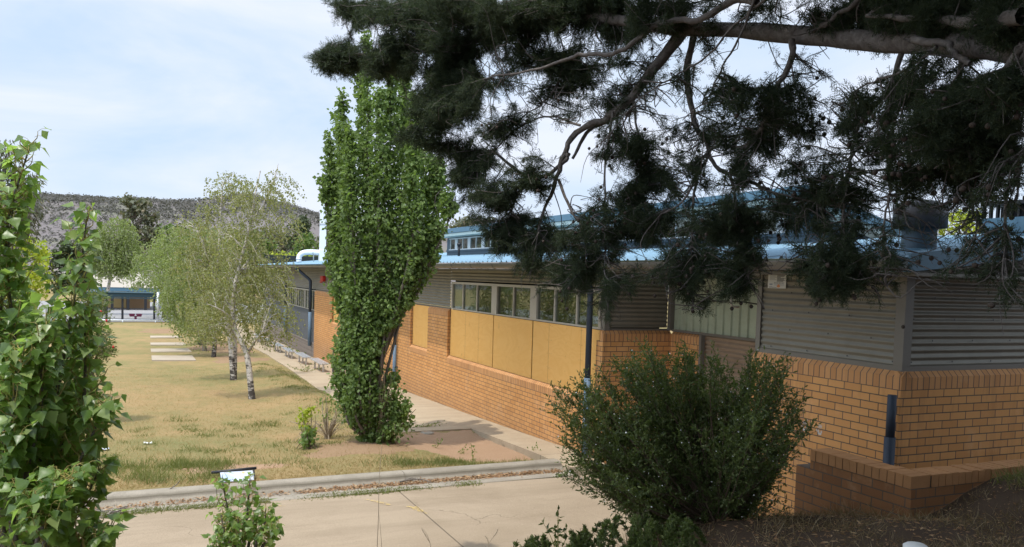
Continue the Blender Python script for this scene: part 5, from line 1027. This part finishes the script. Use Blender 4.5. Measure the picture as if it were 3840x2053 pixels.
# dry grass and debris on the shaded bank
q = np.stack([rg.uniform(2.5, 9.5, 36000), rg.uniform(1.5, 7.6, 36000)], -1); k = (q[:, 1] < toe(q[:, 0])-.1) & ~((q[:, 0] > 6.05) & (q[:, 1] > 4.98)); q = q[k]; n = len(q); dn = vnoise(q[:, 0], q[:, 1], .35, 44)
q = q[dn > .38]; n = len(q); blades('bank_grass', rg, q, rg.uniform(.03, .15, n)*(.6+vnoise(q[:, 0], q[:, 1], .6, 45)), rg.uniform(.0012, .0028, n), 'straw_dark', B, .8)
q = np.stack([rg.uniform(3, 8, 9000), rg.uniform(2, 7, 9000)], -1); q = q[(q[:, 1] < toe(q[:, 0])-.1) & ~((q[:, 0] > 6.0) & (q[:, 1] > 4.98))]; n = len(q); pos = np.stack([q[:, 0], q[:, 1], B(q[:, 0], q[:, 1])+.008], -1)
V, F = inst(*leaf_thin(), pos, rnd(rg, n)*np.array([1, 1, .2]), rnd(rg, n)*.6+np.array([0, 0, 1]), rg.uniform(.02, .06, n)); tag(link('leaf_litter', npmesh('leaf_litter', V, F), M['litter']), kind='stuff')
q = np.concatenate([clustered(rg, 420, 6.7, 7.6, 4.3, 4.95, 9, .07)]); q = q[q[:, 1] < 4.97]; n = len(q); blades('green_grass', rg, q, rg.uniform(.06, .16, n), rg.uniform(.002, .004, n), 'grass', B, .6)
# low evergreen ground shrub at the foot of the frame and a leafy weed
def low_shrub():
    rng = np.random.default_rng(410); b = at(1480, 1420, 6.0); b[2] = float(B(b[0], b[1])); root = thing('low_shrub', 'low spreading dark green shrub along the bottom edge under the tea tree', 'shrub', b); tb = Tubes(); L = []; D = []
    top = lambda x: np.interp(x, [1270, 1330, 1400, 1450, 1520, 1560, 1640, 1720, 1790], [1384, 1366, 1346, 1344, 1320, 1300, 1312, 1306, 1330])
    for k in range(230):
        x = rng.uniform(1265, 1790); y = top(x)+8+abs(rng.normal(0, 28))
        if k % 3 == 0: x = rng.choice([1300, 1335, 1368, 1440, 1470, 1525, 1552, 1600, 1640, 1690, 1730])+rng.normal(0, 5); y = top(x)-rng.uniform(-6, 20); t = 6.1+rng.normal(0, .35); e = at(x, y, t); s = np.array([e[0]+rng.normal(0, .12), e[1]+rng.normal(0, .12), 0]); s[2] = min(float(B(s[0], s[1])), e[2]-.1); s = e+(s-e)*min(1, .5/np.linalg.norm(s-e)); p = spline([s, (s+e)/2+rng.normal(0, .03, 3), e], 12); tb.add(p, np.linspace(.005, .0015, 12), 4)
        for u in np.linspace(.2, 1, 17):
            i = min(int(u*11), 10); c = p[i]; ax = unit(p[i+1]-p[i]) if i < 11 else np.array([0, 0, 1.]); m = 9; d = unit(ax*.75+rng.normal(0, .7, (m, 3))); L.append(np.repeat(c[None], m, 0)+rng.normal(0, .006, (m, 3))); D.append(d)
    tb.build('stem', M['twig'], root); L = np.concatenate(L); D = np.concatenate(D); n = len(L); T, F = leaf_thin(); V, F = inst(T*np.array([1.3, 1, 1]), F, L, D, rnd(rng, n), rng.uniform(.018, .038, n)); link('foliage', npmesh('foliage', V, F), M['bush'], root)
low_shrub()
def weed(label, base, stems, size, seed, mat='pop', per=9, wid=1., group=None):
    rng = np.random.default_rng(seed); root = thing('weed', label, 'weed', base, group); tb = Tubes(); L = []; D = []
    for e in stems:
        e = np.asarray(e, float); p = spline([base, (np.asarray(base)+e)/2+rng.normal(0, .02, 3), e], 10); tb.add(p, np.linspace(.004, .0012, 10), 5)
        for j in range(per): u = rng.uniform(.25, 1.); c = p[min(9, int(u*9.9))]; L.append(c); D.append(unit(rnd(rng, 1)[0]+np.array([0, 0, .35])))
        L.append(p[-1]); D.append(np.array([0, 0, 1.]))
    tb.build('stem', M['twig_green'], root); L = np.array(L); D = np.array(D); n = len(L); T, F = leaf_dia(); V, F = inst(T*np.array([.62*wid, 1, 1]), F, L, D, rnd(rng, n)+np.array([0, -.3, .7]), size*rng.uniform(.6, 1.2, n)); link('leaves', npmesh('leaves', V, F), M[mat], root)
b = at(1402, 1400, 5.6); weed('tall leafy weed standing up out of the low shrub', b, [at(1405, 1284, 5.6), at(1402, 1300, 5.6), at(1368, 1318, 5.6), at(1424, 1330, 5.6), at(1396, 1330, 5.58)], .045, 420, 'bush', 12)
for i, (x, y, h) in enumerate(((1188, 1160, .28), (1338, 1150, .2), (1352, 1152, .22), (1095, 1130, .18), (1160, 1145, .16))):
    c = gv(x, y); weed(('slim dark weed in the soil bed below the pit lid', 'small green weed by the kerb on the soil bed', 'leafy weed beside the narrow path at the end of the kerb', 'faint weed at the left of the soil bed near the sucker', 'tiny weed left of the slim dark one')[i], c, [c+np.array([rg.normal(0, .05), rg.normal(0, .05), h*k]) for k in (1, .8, .6)], .05, 430+i, 'pop', 8, group='weeds on the soil bed')
c = gv(1048, 1078); weed('low spreading weeds at the foot of the path edge', c, [c+np.array([rg.normal(.25, .4), rg.normal(0, .07), rg.uniform(.04, .14)]) for _ in range(11)], .045, 440, 'pop', 10)
c = gv(772, 938); c[2] += .03; weed('sparse weeds growing from a crack in the path by the benches', c, [c+np.array([rg.normal(0, .55), rg.normal(0, .12), rg.uniform(.05, .3)]) for _ in range(16)], .07, 441, 'pop', 7)
c = gv(757, 892); c[2] += .03; weed('low weeds in the path joint beside the second bench', c, [c+np.array([rg.normal(0, .7), rg.normal(0, .12), rg.uniform(.05, .2)]) for _ in range(14)], .08, 442, 'pop', 7)
# thin dry stalks in front
def stalk(label, pts, t, r=.004, group=None, heads=()):
    tb = Tubes(); tb.add(spline([at(x, y, t) for x, y in pts], 20), np.linspace(r, r*.35, 20), 5)
    for p2 in heads: tb.add(spline([at(x, y, t) for x, y in p2], 8), np.linspace(r*.5, r*.9, 8)*np.array([1, .8, 2, .9, 2.2, 1, 1.8, .3]), 5)
    tag(tb.build('dry_stalk', M['dead_twig']), label, 'stalk', group)
stalk('tall bare stalk rising before the driveway, the longer of a close pair', [(951, 1440), (949, 1377), (952, 1300), (953, 1240), (956, 1175), (961, 1120)], 6.2)
stalk('short bare stalk leaning beside the tall bare one', [(962, 1440), (960, 1377), (957, 1330), (953, 1290)], 6.2, .003)
stalk('bent seeding grass stalk between the bare stalks and the forked one', [(1090, 1420), (1084, 1377), (1074, 1345), (1060, 1328)], 6.0, .003, None, [[(1082, 1368), (1072, 1350), (1060, 1330)]])
stalk('forked dry stalk with two seed heads at the bottom edge', [(1228, 1430), (1228, 1377), (1240, 1352), (1251, 1336)], 6.0, .003, None, [[(1240, 1354), (1248, 1342), (1253, 1330)], [(1230, 1372), (1226, 1356), (1219, 1348)]])
stalk('pale arching grass stem in front of the tea tree', [(1596, 1400), (1600, 1360), (1606, 1320), (1620, 1290), (1640, 1282)], 6.6, .002)
# ---------------------------------------------------------------- retaining wall
rw = thing('retaining_wall', 'low brown brick retaining wall with brick on edge capping turning the corner of the building', 'wall', (6.1, 5.02, -1.75))
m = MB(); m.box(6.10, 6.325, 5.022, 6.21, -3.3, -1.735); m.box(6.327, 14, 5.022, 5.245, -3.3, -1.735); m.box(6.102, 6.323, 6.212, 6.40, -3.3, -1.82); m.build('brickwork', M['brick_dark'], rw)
m = MB()
def capb(x0, x1, y0, y1):
    m.box(x0, x1, y0, y1, -1.733+R0.uniform(0, .002) , -1.623+R0.normal(0, .0025))
y = 5.02
while y < 6.2: capb(6.094+R0.normal(0, .0015), 6.33, y+.004, min(y+.082, 6.21)); y += .086
x = 6.338
while x < 13.9: capb(x+.004, x+.082, 5.014+R0.normal(0, .0015), 5.25); x += .086
capo = m.build('capping', m_plain('capping_brick_solid', (.38, .19, .08), .8, 0, .2, .3, 5, .4), rw)
m = MB(); m.box(6.10, 6.322, 5.028, 6.2, -1.732, -1.634); m.box(6.332, 13.9, 5.022, 5.242, -1.732, -1.634); m.build('mortar', m_plain('dark_mortar', (.07, .055, .045), .9, 0, .1, .2, 20), capo)
# ---------------------------------------------------------------- rooftop things
rv = onZ(3444, 935, .43); vb = (float(rv[0]), float(rv[1]), rz(float(rv[0])))
v = thing('roof_vent', 'dark round mushroom roof vent with a wide hooded cap on the near roof corner', 'vent', vb)
m = MB(); m.lathe(vb, [(.175, -.05), (.175, .32), (.165, .33)], 24); m.build('pipe', M['upwall'], v)
m = MB(); m.lathe(vb, [(.262, .26), (.268, .25), (.268, .46), (.24, .50), (.17, .53), (.06, .55), (.001, .552)], 28); m.lathe(vb, [(.262, .26), (.250, .44), (.18, .46)], 28); m.build('cap', m_plain('grey_vent_cap', (.11, .105, .11), .5, .3, .4, .2, 5), v)
m = MB(); m.lathe(vb, [(.27, -.01), (.27, .012), (.18, .03)], 20); m.build('base_flashing', M['fascia'], v)
cb = at(2596, 585, 11.5); cz = rz(float(cb[0])) if cb[0] < 12.2 else float(cb[2])
cl = thing('rooftop_cooler', 'blue grey rooftop cooler box with dark louvres at the right edge', 'air cooler', (cb[0], cb[1], cz))
hx, hy = .44, .44; z1 = float(at(2520, 517, 11.5)[2]); zm = float(at(2520, 549, 11.5)[2])
m = MB(); m.box(cb[0]-hx, cb[0]+hx, cb[1]-hy, cb[1]+hy, cz-.1, zm); m.build('housing', M['fascia'], cl)
m = MB(); m.box(cb[0]-hx-.02, cb[0]+hx+.02, cb[1]-hy-.02, cb[1]+hy+.02, z1, z1+.05)
for i in range(9):
    o = -hx+.03+i*.103; m.box(cb[0]+o, cb[0]+o+.03, cb[1]-hy, cb[1]-hy+.05, zm, z1); m.box(cb[0]-hx, cb[0]-hx+.05, cb[1]+o, cb[1]+o+.03, zm, z1)
m.box(cb[0]-hx+.16, cb[0]+hx-.16, cb[1]-hy+.16, cb[1]+hy-.16, zm-.02, z1-.01, 0); m.build('louvre', M['black'], cl)
# flue with its elbow
tF = 46.; fb = at(811, 655, tF); fz0 = float(at(811, 655, tF)[2]); ft = float(at(811, 470, tF)[2])
fl = thing('exhaust_flue', 'white square exhaust flue with a round elbow duct standing on the far roof', 'flue', (fb[0], fb[1], fz0))
m = MB(); hw = .155; m.box(fb[0]-hw, fb[0]+hw, fb[1]-hw, fb[1]+hw, float(at(811, 632, tF)[2]), ft); m.build('stack', M['white_steel'], fl)
m = MB()
for yv in (565, 500): zc = float(at(811, yv, tF)[2]); m.box(fb[0]-hw-.02, fb[0]+hw+.02, fb[1]-hw-.02, fb[1]+hw+.02, zc-.03, zc+.03)
m.build('joint_band', M['alum'], fl)
m = MB(); m.box(fb[0]-.19, fb[0]+.19, fb[1]-.19, fb[1]+.19, fz0-.5, float(at(811, 630, tF)[2])); m.build('base_box', M['white_steel'], fl)
m = MB(); m.tube(spline([at(752, 660, tF), at(752, 650, tF), at(756, 641, tF), at(764, 636.5, tF), at(776, 635, tF), at(800, 635.5, tF), at(806, 636, tF)], 30), .145, 16); m.build('elbow_duct', M['white_steel'], fl)
m = MB(); m.tube([at(752, 651, tF), at(752, 654, tF)], .165, 16); c = at(789, 636, tF); m.tube([c, c-np.array([0, 0, .5])], .03, 6); m.tube([at(788, 636, tF), at(790, 636, tF)], .155, 16); m.build('duct_collar', M['alum'], fl)
# ---------------------------------------------------------------- notice on the near wall
c0 = onX(2880, 1030, FX+.05); c1 = onX(2945, 1083, FX+.05); ya, yb = float(c0[1]), float(c1[1]); zt, zb = .145, -.145+float(c1[2])*0-.0
zb = float(c1[2]); ns = thing('notice_sign', 'white notice with lines of print and an orange mark screwed to the corrugated wall', 'sign', (FX+.06, (ya+yb)/2, (zt+zb)/2)); x = FX+.056
m = MB(); m.box(x, x+.004, yb, ya, zb, zt); m.build('plate', M['notice'], ns)
W_ = ya-yb; Hh = zt-zb; m = MB()
def bar(u0, u1, v0, v1, mi=0): m.box(x-.0015, x, ya-u1*W_, ya-u0*W_, zt-v1*Hh, zt-v0*Hh, mi)
for i, (u0, u1) in enumerate(((.10, .46), (.10, .42), (.10, .48), (.10, .38), (.10, .45))): bar(u0, u1, .10+i*.075, .125+i*.075, 1)
for i, (u0, u1) in enumerate(((.50, .93), (.50, .90), (.50, .70), (.50, .92), (.50, .88), (.50, .93), (.50, .84))): bar(u0, u1, .10+i*.066, .135+i*.066, 0)
for i in range(4): bar(.36+i*.14, .47+i*.14, .60, .612, 0); bar(.36+i*.14, .372+i*.14, .60, .68, 0); bar(.38+i*.14, .46+i*.14, .64, .665, 1)
for i in range(3): bar(.36, .9, .70+i*.05, .712+i*.05, 1)
bar(.07, .30, .70, .715, 1); bar(.08, .50, .93, .955, 0); bar(.08, .26, .89, .905, 0)
m.build('print', [M['ink'], M['grey_ink']], ns)
m = MB(); m.add([(x-.002, ya-(.60+.09*math.cos(a)*(1+.2*math.sin(3*a)))*W_, zt-(.84+.11*math.sin(a))*Hh) for a in np.linspace(0, 6.28, 15)[:-1]], [tuple(range(14))]); m.build('mark', M['orange_ink'], ns)
m = MB(); m.add([(x-.002, ya-(.18+.10*math.cos(a))*W_, zt-(.735+.06*math.sin(a))*Hh) for a in np.linspace(0, 6.28, 13)[:-1]], [tuple(range(12))]); m.build('emblem', M['grey_ink'], ns)
# ---------------------------------------------------------------- things on the ground
for i, (a, b, c, d) in enumerate((((382, 909), (493, 909), (484, 897.5), (381, 897.5)), ((380, 888), (482, 887), (473, 879.5), (379, 880)), ((379, 870), (470, 870), (461, 864), (378, 864.5)), ((378, 852), (459, 851.5), (455, 847), (378, 847)))):
    P4 = [gv(*p) for p in (a, b, c, d)]; z = max(q[2] for q in P4)+.03; zl = min(q[2] for q in P4)-.1; m = MB(); m.hexa([(q[0], q[1], zl) for q in P4]+[(q[0], q[1], q[2]+.05) for q in P4])
    tag(m.build('concrete_slab', M['slab']), ('nearest and largest of the four flat concrete slabs on the lawn', 'second nearest concrete slab in the row on the lawn', 'third concrete slab along the row, next to the farthest', 'farthest and smallest concrete slab on the lawn, by the timber edging')[i], 'concrete slab', 'flat concrete slabs in a row on the lawn')
def plank(label, p, q, w_, h): a, b = gv(*p), gv(*q); d = unit(b-a); s = np.array([-d[1], d[0], 0])*w_/2; m = MB(); u = np.array([0, 0, h]); m.hexa([a-s, b-s, b+s, a+s, a-s+u, b-s+u, b+s+u, a+s+u]); tag(m.build('timber_edging', M['wall_yellow']), label, 'timber')
plank('short pale timber edging board beside the farthest slab', (443, 838), (452, 846), .25, .16); plank('long low timber edging board running on from the short one', (453, 846), (478, 846), .2, .1); plank('pale timber edging board on the soil between the birch trunks', (547, 846), (562, 862), .28, .14)
# benches along the wall
def bench_at(y, x, L_=2.1, hgt=.36):
    z = float(PZ(0, y)); root = thing('bench', 'x', 'bench', (x, y, z), 'aluminium plank benches along the wall')
    m = MB()
    for i in range(3): m.box(x-.17+i*.117, x-.07+i*.117, y-L_/2, y+L_/2, z+hgt-.035, z+hgt)
    m.build('seat', M['alum'], root)
    for o in (-.82, 0, .82):
        m = MB(); m.box(x-.03, x+.03, y+o-.03, y+o+.03, z-.02, z+hgt-.036); m.box(x-.15, x+.15, y+o-.025, y+o+.025, z+hgt-.07, z+hgt-.036); m.build('leg', M['alum'], root)
    return root
bs = bench_at(31.5, 6.15); names = ['nearest aluminium bench, half hidden by the columnar poplar', 'second aluminium bench along the path from the camera', 'third aluminium bench, before the dark downpipe', 'fourth aluminium bench, under the far windows', 'fifth aluminium bench, partly behind birch leaves', 'farthest aluminium bench along the path']
bs['label'] = names[0]
for i, y in enumerate((35.0, 38.6, 42., 45.6, 49.6)):
    o = copy_tree(bs); o.location = (6.15, y, float(PZ(0, y))); o['label'] = names[i+1]
# pit lid
c = gv(1075, 1092); m = MB(); m.lathe(c, [(.14, -.03), (.14, .03), (.125, .036), (.001, .036)], 20); tag(m.build('pit_lid', M['kerb']), 'round pale pit lid lying on the bare soil bed', 'pit lid')
# sun-bleached sign fallen behind the kerb
A, Bq = onY(557*KV, 1211*KV, 12.4), onY(640*KV, 1203*KV, 12.38); fs = thing('fallen_sign', 'bleached white and pale blue sign in a black frame fallen behind the kerb', 'sign', (float((A[0]+Bq[0])/2), 12.6, -3.03)); x0, x1 = float(A[0]), float(Bq[0])
zlo, zhi, yl, yh = -3.075, -3.0, 12.36, 12.64; m = MB(); m.hexa([(x0, yl, zlo), (x1, yl, zlo), (x1, yh, zhi), (x0, yh, zhi), (x0, yl-.01, zlo+.02), (x1, yl-.01, zlo+.02), (x1, yh-.01, zhi+.02), (x0, yh-.01, zhi+.02)]); m.build('panel', M['sign'], fs)
m = MB(); m.tube([(x0-.12, yh+.01, zhi+.02), (x1+.06, yh+.01, zhi+.045)], .022, 6); m.tube([(x1+.02, yh, zhi+.03), (x1+.0, yl, zlo+.03)], .012, 6); m.build('frame', M['black'], fs)
m = MB(); f_ = lambda u, v, o=.0235: (x0+(x1-x0)*u, yl-.0115+(yh-yl)*v, zlo+(zhi-zlo)*v+o)
m.add([f_(.0, .05), f_(.3, .05), f_(.38, .4), f_(.2, .75), f_(.0, .7)], [(0, 1, 2, 3, 4)], 0); m.add([f_(.66, .7), f_(.74, .72), f_(.75, .9), f_(.67, .9)], [(0, 1, 2, 3)], 1); m.build('print', [m_plain('faded_blue_print', (.36, .44, .60), .5), M['yellow']], fs)
# sticks on the driveway
def sticks(label, lst, seed):
    rng = np.random.default_rng(seed); tb = Tubes()
    for pts, r, dzz in lst: p = spline([onZ(x, y, DZ+d_) for (x, y), d_ in zip([(a*KV, b*KV) for a, b in pts], dzz)], 14); tb.add(p+rng.normal(0, .004, p.shape), np.linspace(r, r*.4, 14), 6)
    tag(tb.build('fallen_branch', M['bark_grey']), label, 'branch')
sticks('forked bundle of grey fallen sticks on the driveway by the left edge poplar', [([(272, 1296), (283, 1286), (300, 1280), (322, 1273)], .016, (.02, .05, .04, .03)), ([(274, 1297), (292, 1291), (308, 1287), (316, 1281)], .013, (.02, .04, .05, .06)), ([(243, 1281), (265, 1285), (290, 1283), (312, 1276)], .010, (.02, .04, .05, .03)), ([(240, 1304), (270, 1300), (292, 1294), (318, 1289)], .009, (.01, .02, .03, .02)), ([(283, 1290), (300, 1284), (318, 1277)], .009, (.05, .06, .04))], 1)
sticks('long thin curved stick lying across the gutter and kerb', [([(300, 1247), (340, 1240), (375, 1236), (400, 1233), (425, 1231), (441, 1222), (452, 1211)], .014, (.03, .03, .03, .04, .1, .14, .2)), ([(385, 1236), (400, 1241), (408, 1244)], .012, (.03, .03, .02))], 2)
sticks('grey stick on the gutter leaves near the poplar', [([(1005, 1213), (1030, 1207), (1060, 1207), (1086, 1214)], .013, (.03, .04, .04, .02)), ([(1018, 1208), (1042, 1203), (1062, 1209)], .009, (.03, .04, .03))], 3)
# flecks of old yellow paint
m = MB(); rr = np.random.default_rng(6)
for (x, y, rx, ry, rt) in ((958, 1264, 14, 2.4, .25), (938, 1260, 7, 1.6, .3), (976, 1269, 9, 1.6, .2), (1046, 1279, 10, 4.2, .5), (1060, 1285, 10, 3.0, .6), (1030, 1275, 7, 1.6, .3), (925, 1257, 5, 1.2, .2), (700, 1272, 14, 1.2, .1), (1072, 1291, 5, 1.4, .4)):
    k = 13; q = [onZ((x+rx*math.cos(a)*(1+.3*rr.normal())-ry*math.sin(a)*rt)*KV, (y+ry*math.sin(a)*(1+.25*rr.normal())+rx*math.cos(a)*rt*.5)*KV, DZ+.011) for a in np.linspace(0, 6.28, k+1)[:-1]]
    m.add(q, [tuple(range(k))])
tag(m.build('painted_marking', M['worn']), kind='structure')
# crumpled scraps of litter on the lawn
def scrap(label, x, y, s, mat, seed):
    rr = np.random.default_rng(seed); c = gv(x, y); V, F = grid(np.linspace(-s, s, 6), np.linspace(-s*.6, s*.6, 5), lambda a, b: .02+rr.uniform(0, s*.45, a.shape)); me = npmesh('litter', V+c, F, False); tag(link('paper_scrap', me, M[mat]), label, 'litter')
scrap('crumpled white scrap of paper on the lawn above the bare orange patch', 372, 1119, .07, 'notice', 1); scrap('blue grey scrap of plastic on the lawn by the left edge leaves', 262, 1135, .08, 'sign', 2)
# white capped marker post at the bottom edge
c = at(2304, 1372, 4.6); m = MB(); zb = float(B(c[0], c[1])); m.lathe((c[0], c[1], 0), [(.058, zb-.1), (.058, c[2]-.03), (.066, c[2]-.03), (.066, c[2]-.005), (.05, c[2]+.006), (.001, c[2]+.010)], 22); tag(m.build('marker_post', M['notice']), 'white round topped marker post just showing at the bottom edge', 'post')
# ---------------------------------------------------------------- court, rail, shelter beyond the lawn
Yc = float(gv(300, 812)[1]); YC2 = Yc+30
zc = float(P(Yc))
struct('sports_court', *grid(np.linspace(-40, 26, 12), np.linspace(Yc+.6, YC2+25, 8), lambda x, y: P(y)+.05+0*x), M['court'])
def cz_(x, y): return float(P(y))+.056
m = MB()
for i in range(6):
    y = Yc+4+i*4.6; m.add([(-30, y+3, cz_(0, y+3)), (16, y-2, cz_(0, y-2)), (16, y-1.8, cz_(0, y-1.8)), (-30, y+3.2, cz_(0, y+3.2))], [(0, 1, 2, 3)])
tag(m.build('painted_marking', M['paint_white']), kind='structure')
rl = thing('rail_fence', 'low pale pipe rail on short posts along the court edge', 'fence', (-4, Yc, zc)); m = MB(); xa, xb = float(at(200, 812, Yc)[0])-6, float(at(480, 812, Yc)[0])+5
zr = float(onY(300*KV, 806*KV, Yc)[2]); m.tube([(xa, Yc, zr), (xb, Yc, zr)], .05, 8); m.build('rail', M['alum'], rl)
for x in np.arange(xa, xb, 2.4): m = MB(); m.tube([(x, Yc, zc-.1), (x, Yc, zr)], .05, 6); m.build('post', M['alum'], rl)
# maroon twin troughs on a post
d = onY(341*KV, 812*KV, Yc+2); df = thing('drinking_fountain', 'small maroon twin trough fountain on a post before the shelter', 'fountain', (d[0], d[1], zc)); s = (Yc+2)/FL*KV
m = MB(); zt = float(onY(341*KV, 795*KV, Yc+2)[2]); m.tube([(d[0], d[1], zc), (d[0], d[1], zt)], .09, 8); m.build('post', M['maroon'], df)
for o in (-.27, .27): m = MB(); k_ = .62; m.hexa([(d[0]+o-.17, d[1]-.15, zt-.06), (d[0]+o+.17, d[1]-.15, zt-.06), (d[0]+o+.17, d[1]+.15, zt-.06), (d[0]+o-.17, d[1]+.15, zt-.06), (d[0]+o-.23, d[1]-.2, zt+.16), (d[0]+o+.23, d[1]-.2, zt+.16), (d[0]+o+.23, d[1]+.2, zt+.16), (d[0]+o-.23, d[1]+.2, zt+.16)]); m.build('trough', M['maroon'], df)
# covered walkway and pavilion
YS = Yc+3; q_ = lambda x, y, Y=YS: onY(x*KV, y*KV, Y); zg = lambda Y: float(P(Y))+.05
sh = thing('covered_walkway', 'flat covered walkway with a blue edge beam on dark posts across the court', 'shelter', (float(q_(320, 800)[0]), YS, zg(YS)))
a, b = q_(215, 742), q_(432, 744); zt, zb = float(q_(320, 738)[2]), float(q_(320, 748)[2])
m = MB(); m.box(float(a[0]), float(b[0]), YS, YS+.25, zb, zt); m.box(float(a[0]), float(b[0]), YS+2.3, YS+2.5, zb, zt); m.build('edge_beam', M['teal'], sh)
m = MB(); m.box(float(a[0]), float(b[0]), YS-.1, YS+2.6, zt, zt+.05); m.box(float(a[0]), float(b[0]), YS-.05, YS-.01, zb-.12, zb-.04); m.build('roof', M['teal'], sh)
for x in (268, 308, 388, 424, 428, 230): c = q_(x, 800); m = MB(); m.box(float(c[0])-.085, float(c[0])+.085, YS+.02, YS+.19, zg(YS)-.1, zb); m.build('post', M['black'], sh)
YP = Yc+26; pv = thing('pavilion', 'open pavilion with a cream pyramid roof and tan back wall beyond the walkway', 'building', (float(q_(320, 780, YP)[0]), YP, zg(YP)))
ra, rb_, rt = q_(225, 722, YP), q_(404, 722, YP), q_(300, 690, YP); xm = float(rt[0]); x0, x1 = float(ra[0]), float(rb_[0]); ze = float(ra[2]); zt = float(rt[2])+.6; dpt = 13
m = MB(); m.add([(x0, YP, ze), (x1, YP, ze), (x1, YP+dpt, ze), (x0, YP+dpt, ze), (xm-2.5, YP+dpt/2, zt), (xm+1.5, YP+dpt/2, zt)], [(0, 1, 5, 4), (1, 2, 5), (2, 3, 4, 5), (3, 0, 4)]); m.build('roof', M['cream_roof'], pv)
zf = float(q_(300, 733, YP)[2]); m = MB(); m.box(x0+.1, x1-.1, YP+.05, YP+.3, zf, ze-.01); m.box(x1-.4, x1-.15, YP+.3, YP+dpt, zf, ze-.01); m.build('fascia_beam', M['fascia'], pv)
m = MB(); m.box(x0+1, x1-1, YP+6, YP+6.4, zg(YP)-.5, ze-.05); m.build('back_wall', M['wall_tan'], pv)
m = MB(); c = q_(288, 760, YP+5.9); m.box(float(c[0])-2.2, float(c[0])+1.2, YP+5.85, YP+5.95, zg(YP), ze-.9); m.build('door', M['wall_yellow'], pv)
for x in (252, 282, 322, 366, 398): c = q_(x, 780, YP); m = MB(); m.box(float(c[0])-.14, float(c[0])+.14, YP+.1, YP+.4, zg(YP)-.3, zf); m.build('post', M['black'], pv)
# grey light pole by the birches, far street lamp and white board
c = onY(397*KV, 800*KV, Yc+1.5); m = MB(); m.tube([(c[0], c[1], zg(Yc)-.1), (c[0], c[1], float(onY(397*KV, 735*KV, Yc+1.5)[2]))], .11, 10); tag(m.build('steel_post', M['alum']), 'plain grey steel post beside the white birch trunk at the court edge', 'post')
t = 190.; c = at(163, 640, t); c[2] = float(P(c[1])); m = MB(); tp = at(165, 615, t); top = [c, np.array([tp[0], tp[1], tp[2]-.5]), at(168, 607, t), at(175, 602.5, t), at(186, 601, t)]; m.tube(spline(top, 16), .13, 8); e = at(188, 601, t); m.box(e[0]-.9, e[0]+.5, e[1]-.3, e[1]+.3, e[2]-.12, e[2]+.15); tag(m.build('street_lamp', M['alum']), 'distant curved arm street lamp above the yellow green tree', 'street lamp')
c0, c1 = at(226, 622, 150.), at(232, 604, 150.); m = MB(); m.box(float(c0[0]), float(c1[0])+.3, float(c0[1]), float(c0[1])+.3, float(c0[2]), float(c1[2])); g = float(P(c0[1])); xm = float((c0[0]+c1[0])/2); m.box(xm, xm+.2, float(c0[1])+.05, float(c0[1])+.25, g, float(c0[2])); tag(m.build('white_board', M['white_steel']), 'small white board on a pole far off beside the street lamp', 'sign')
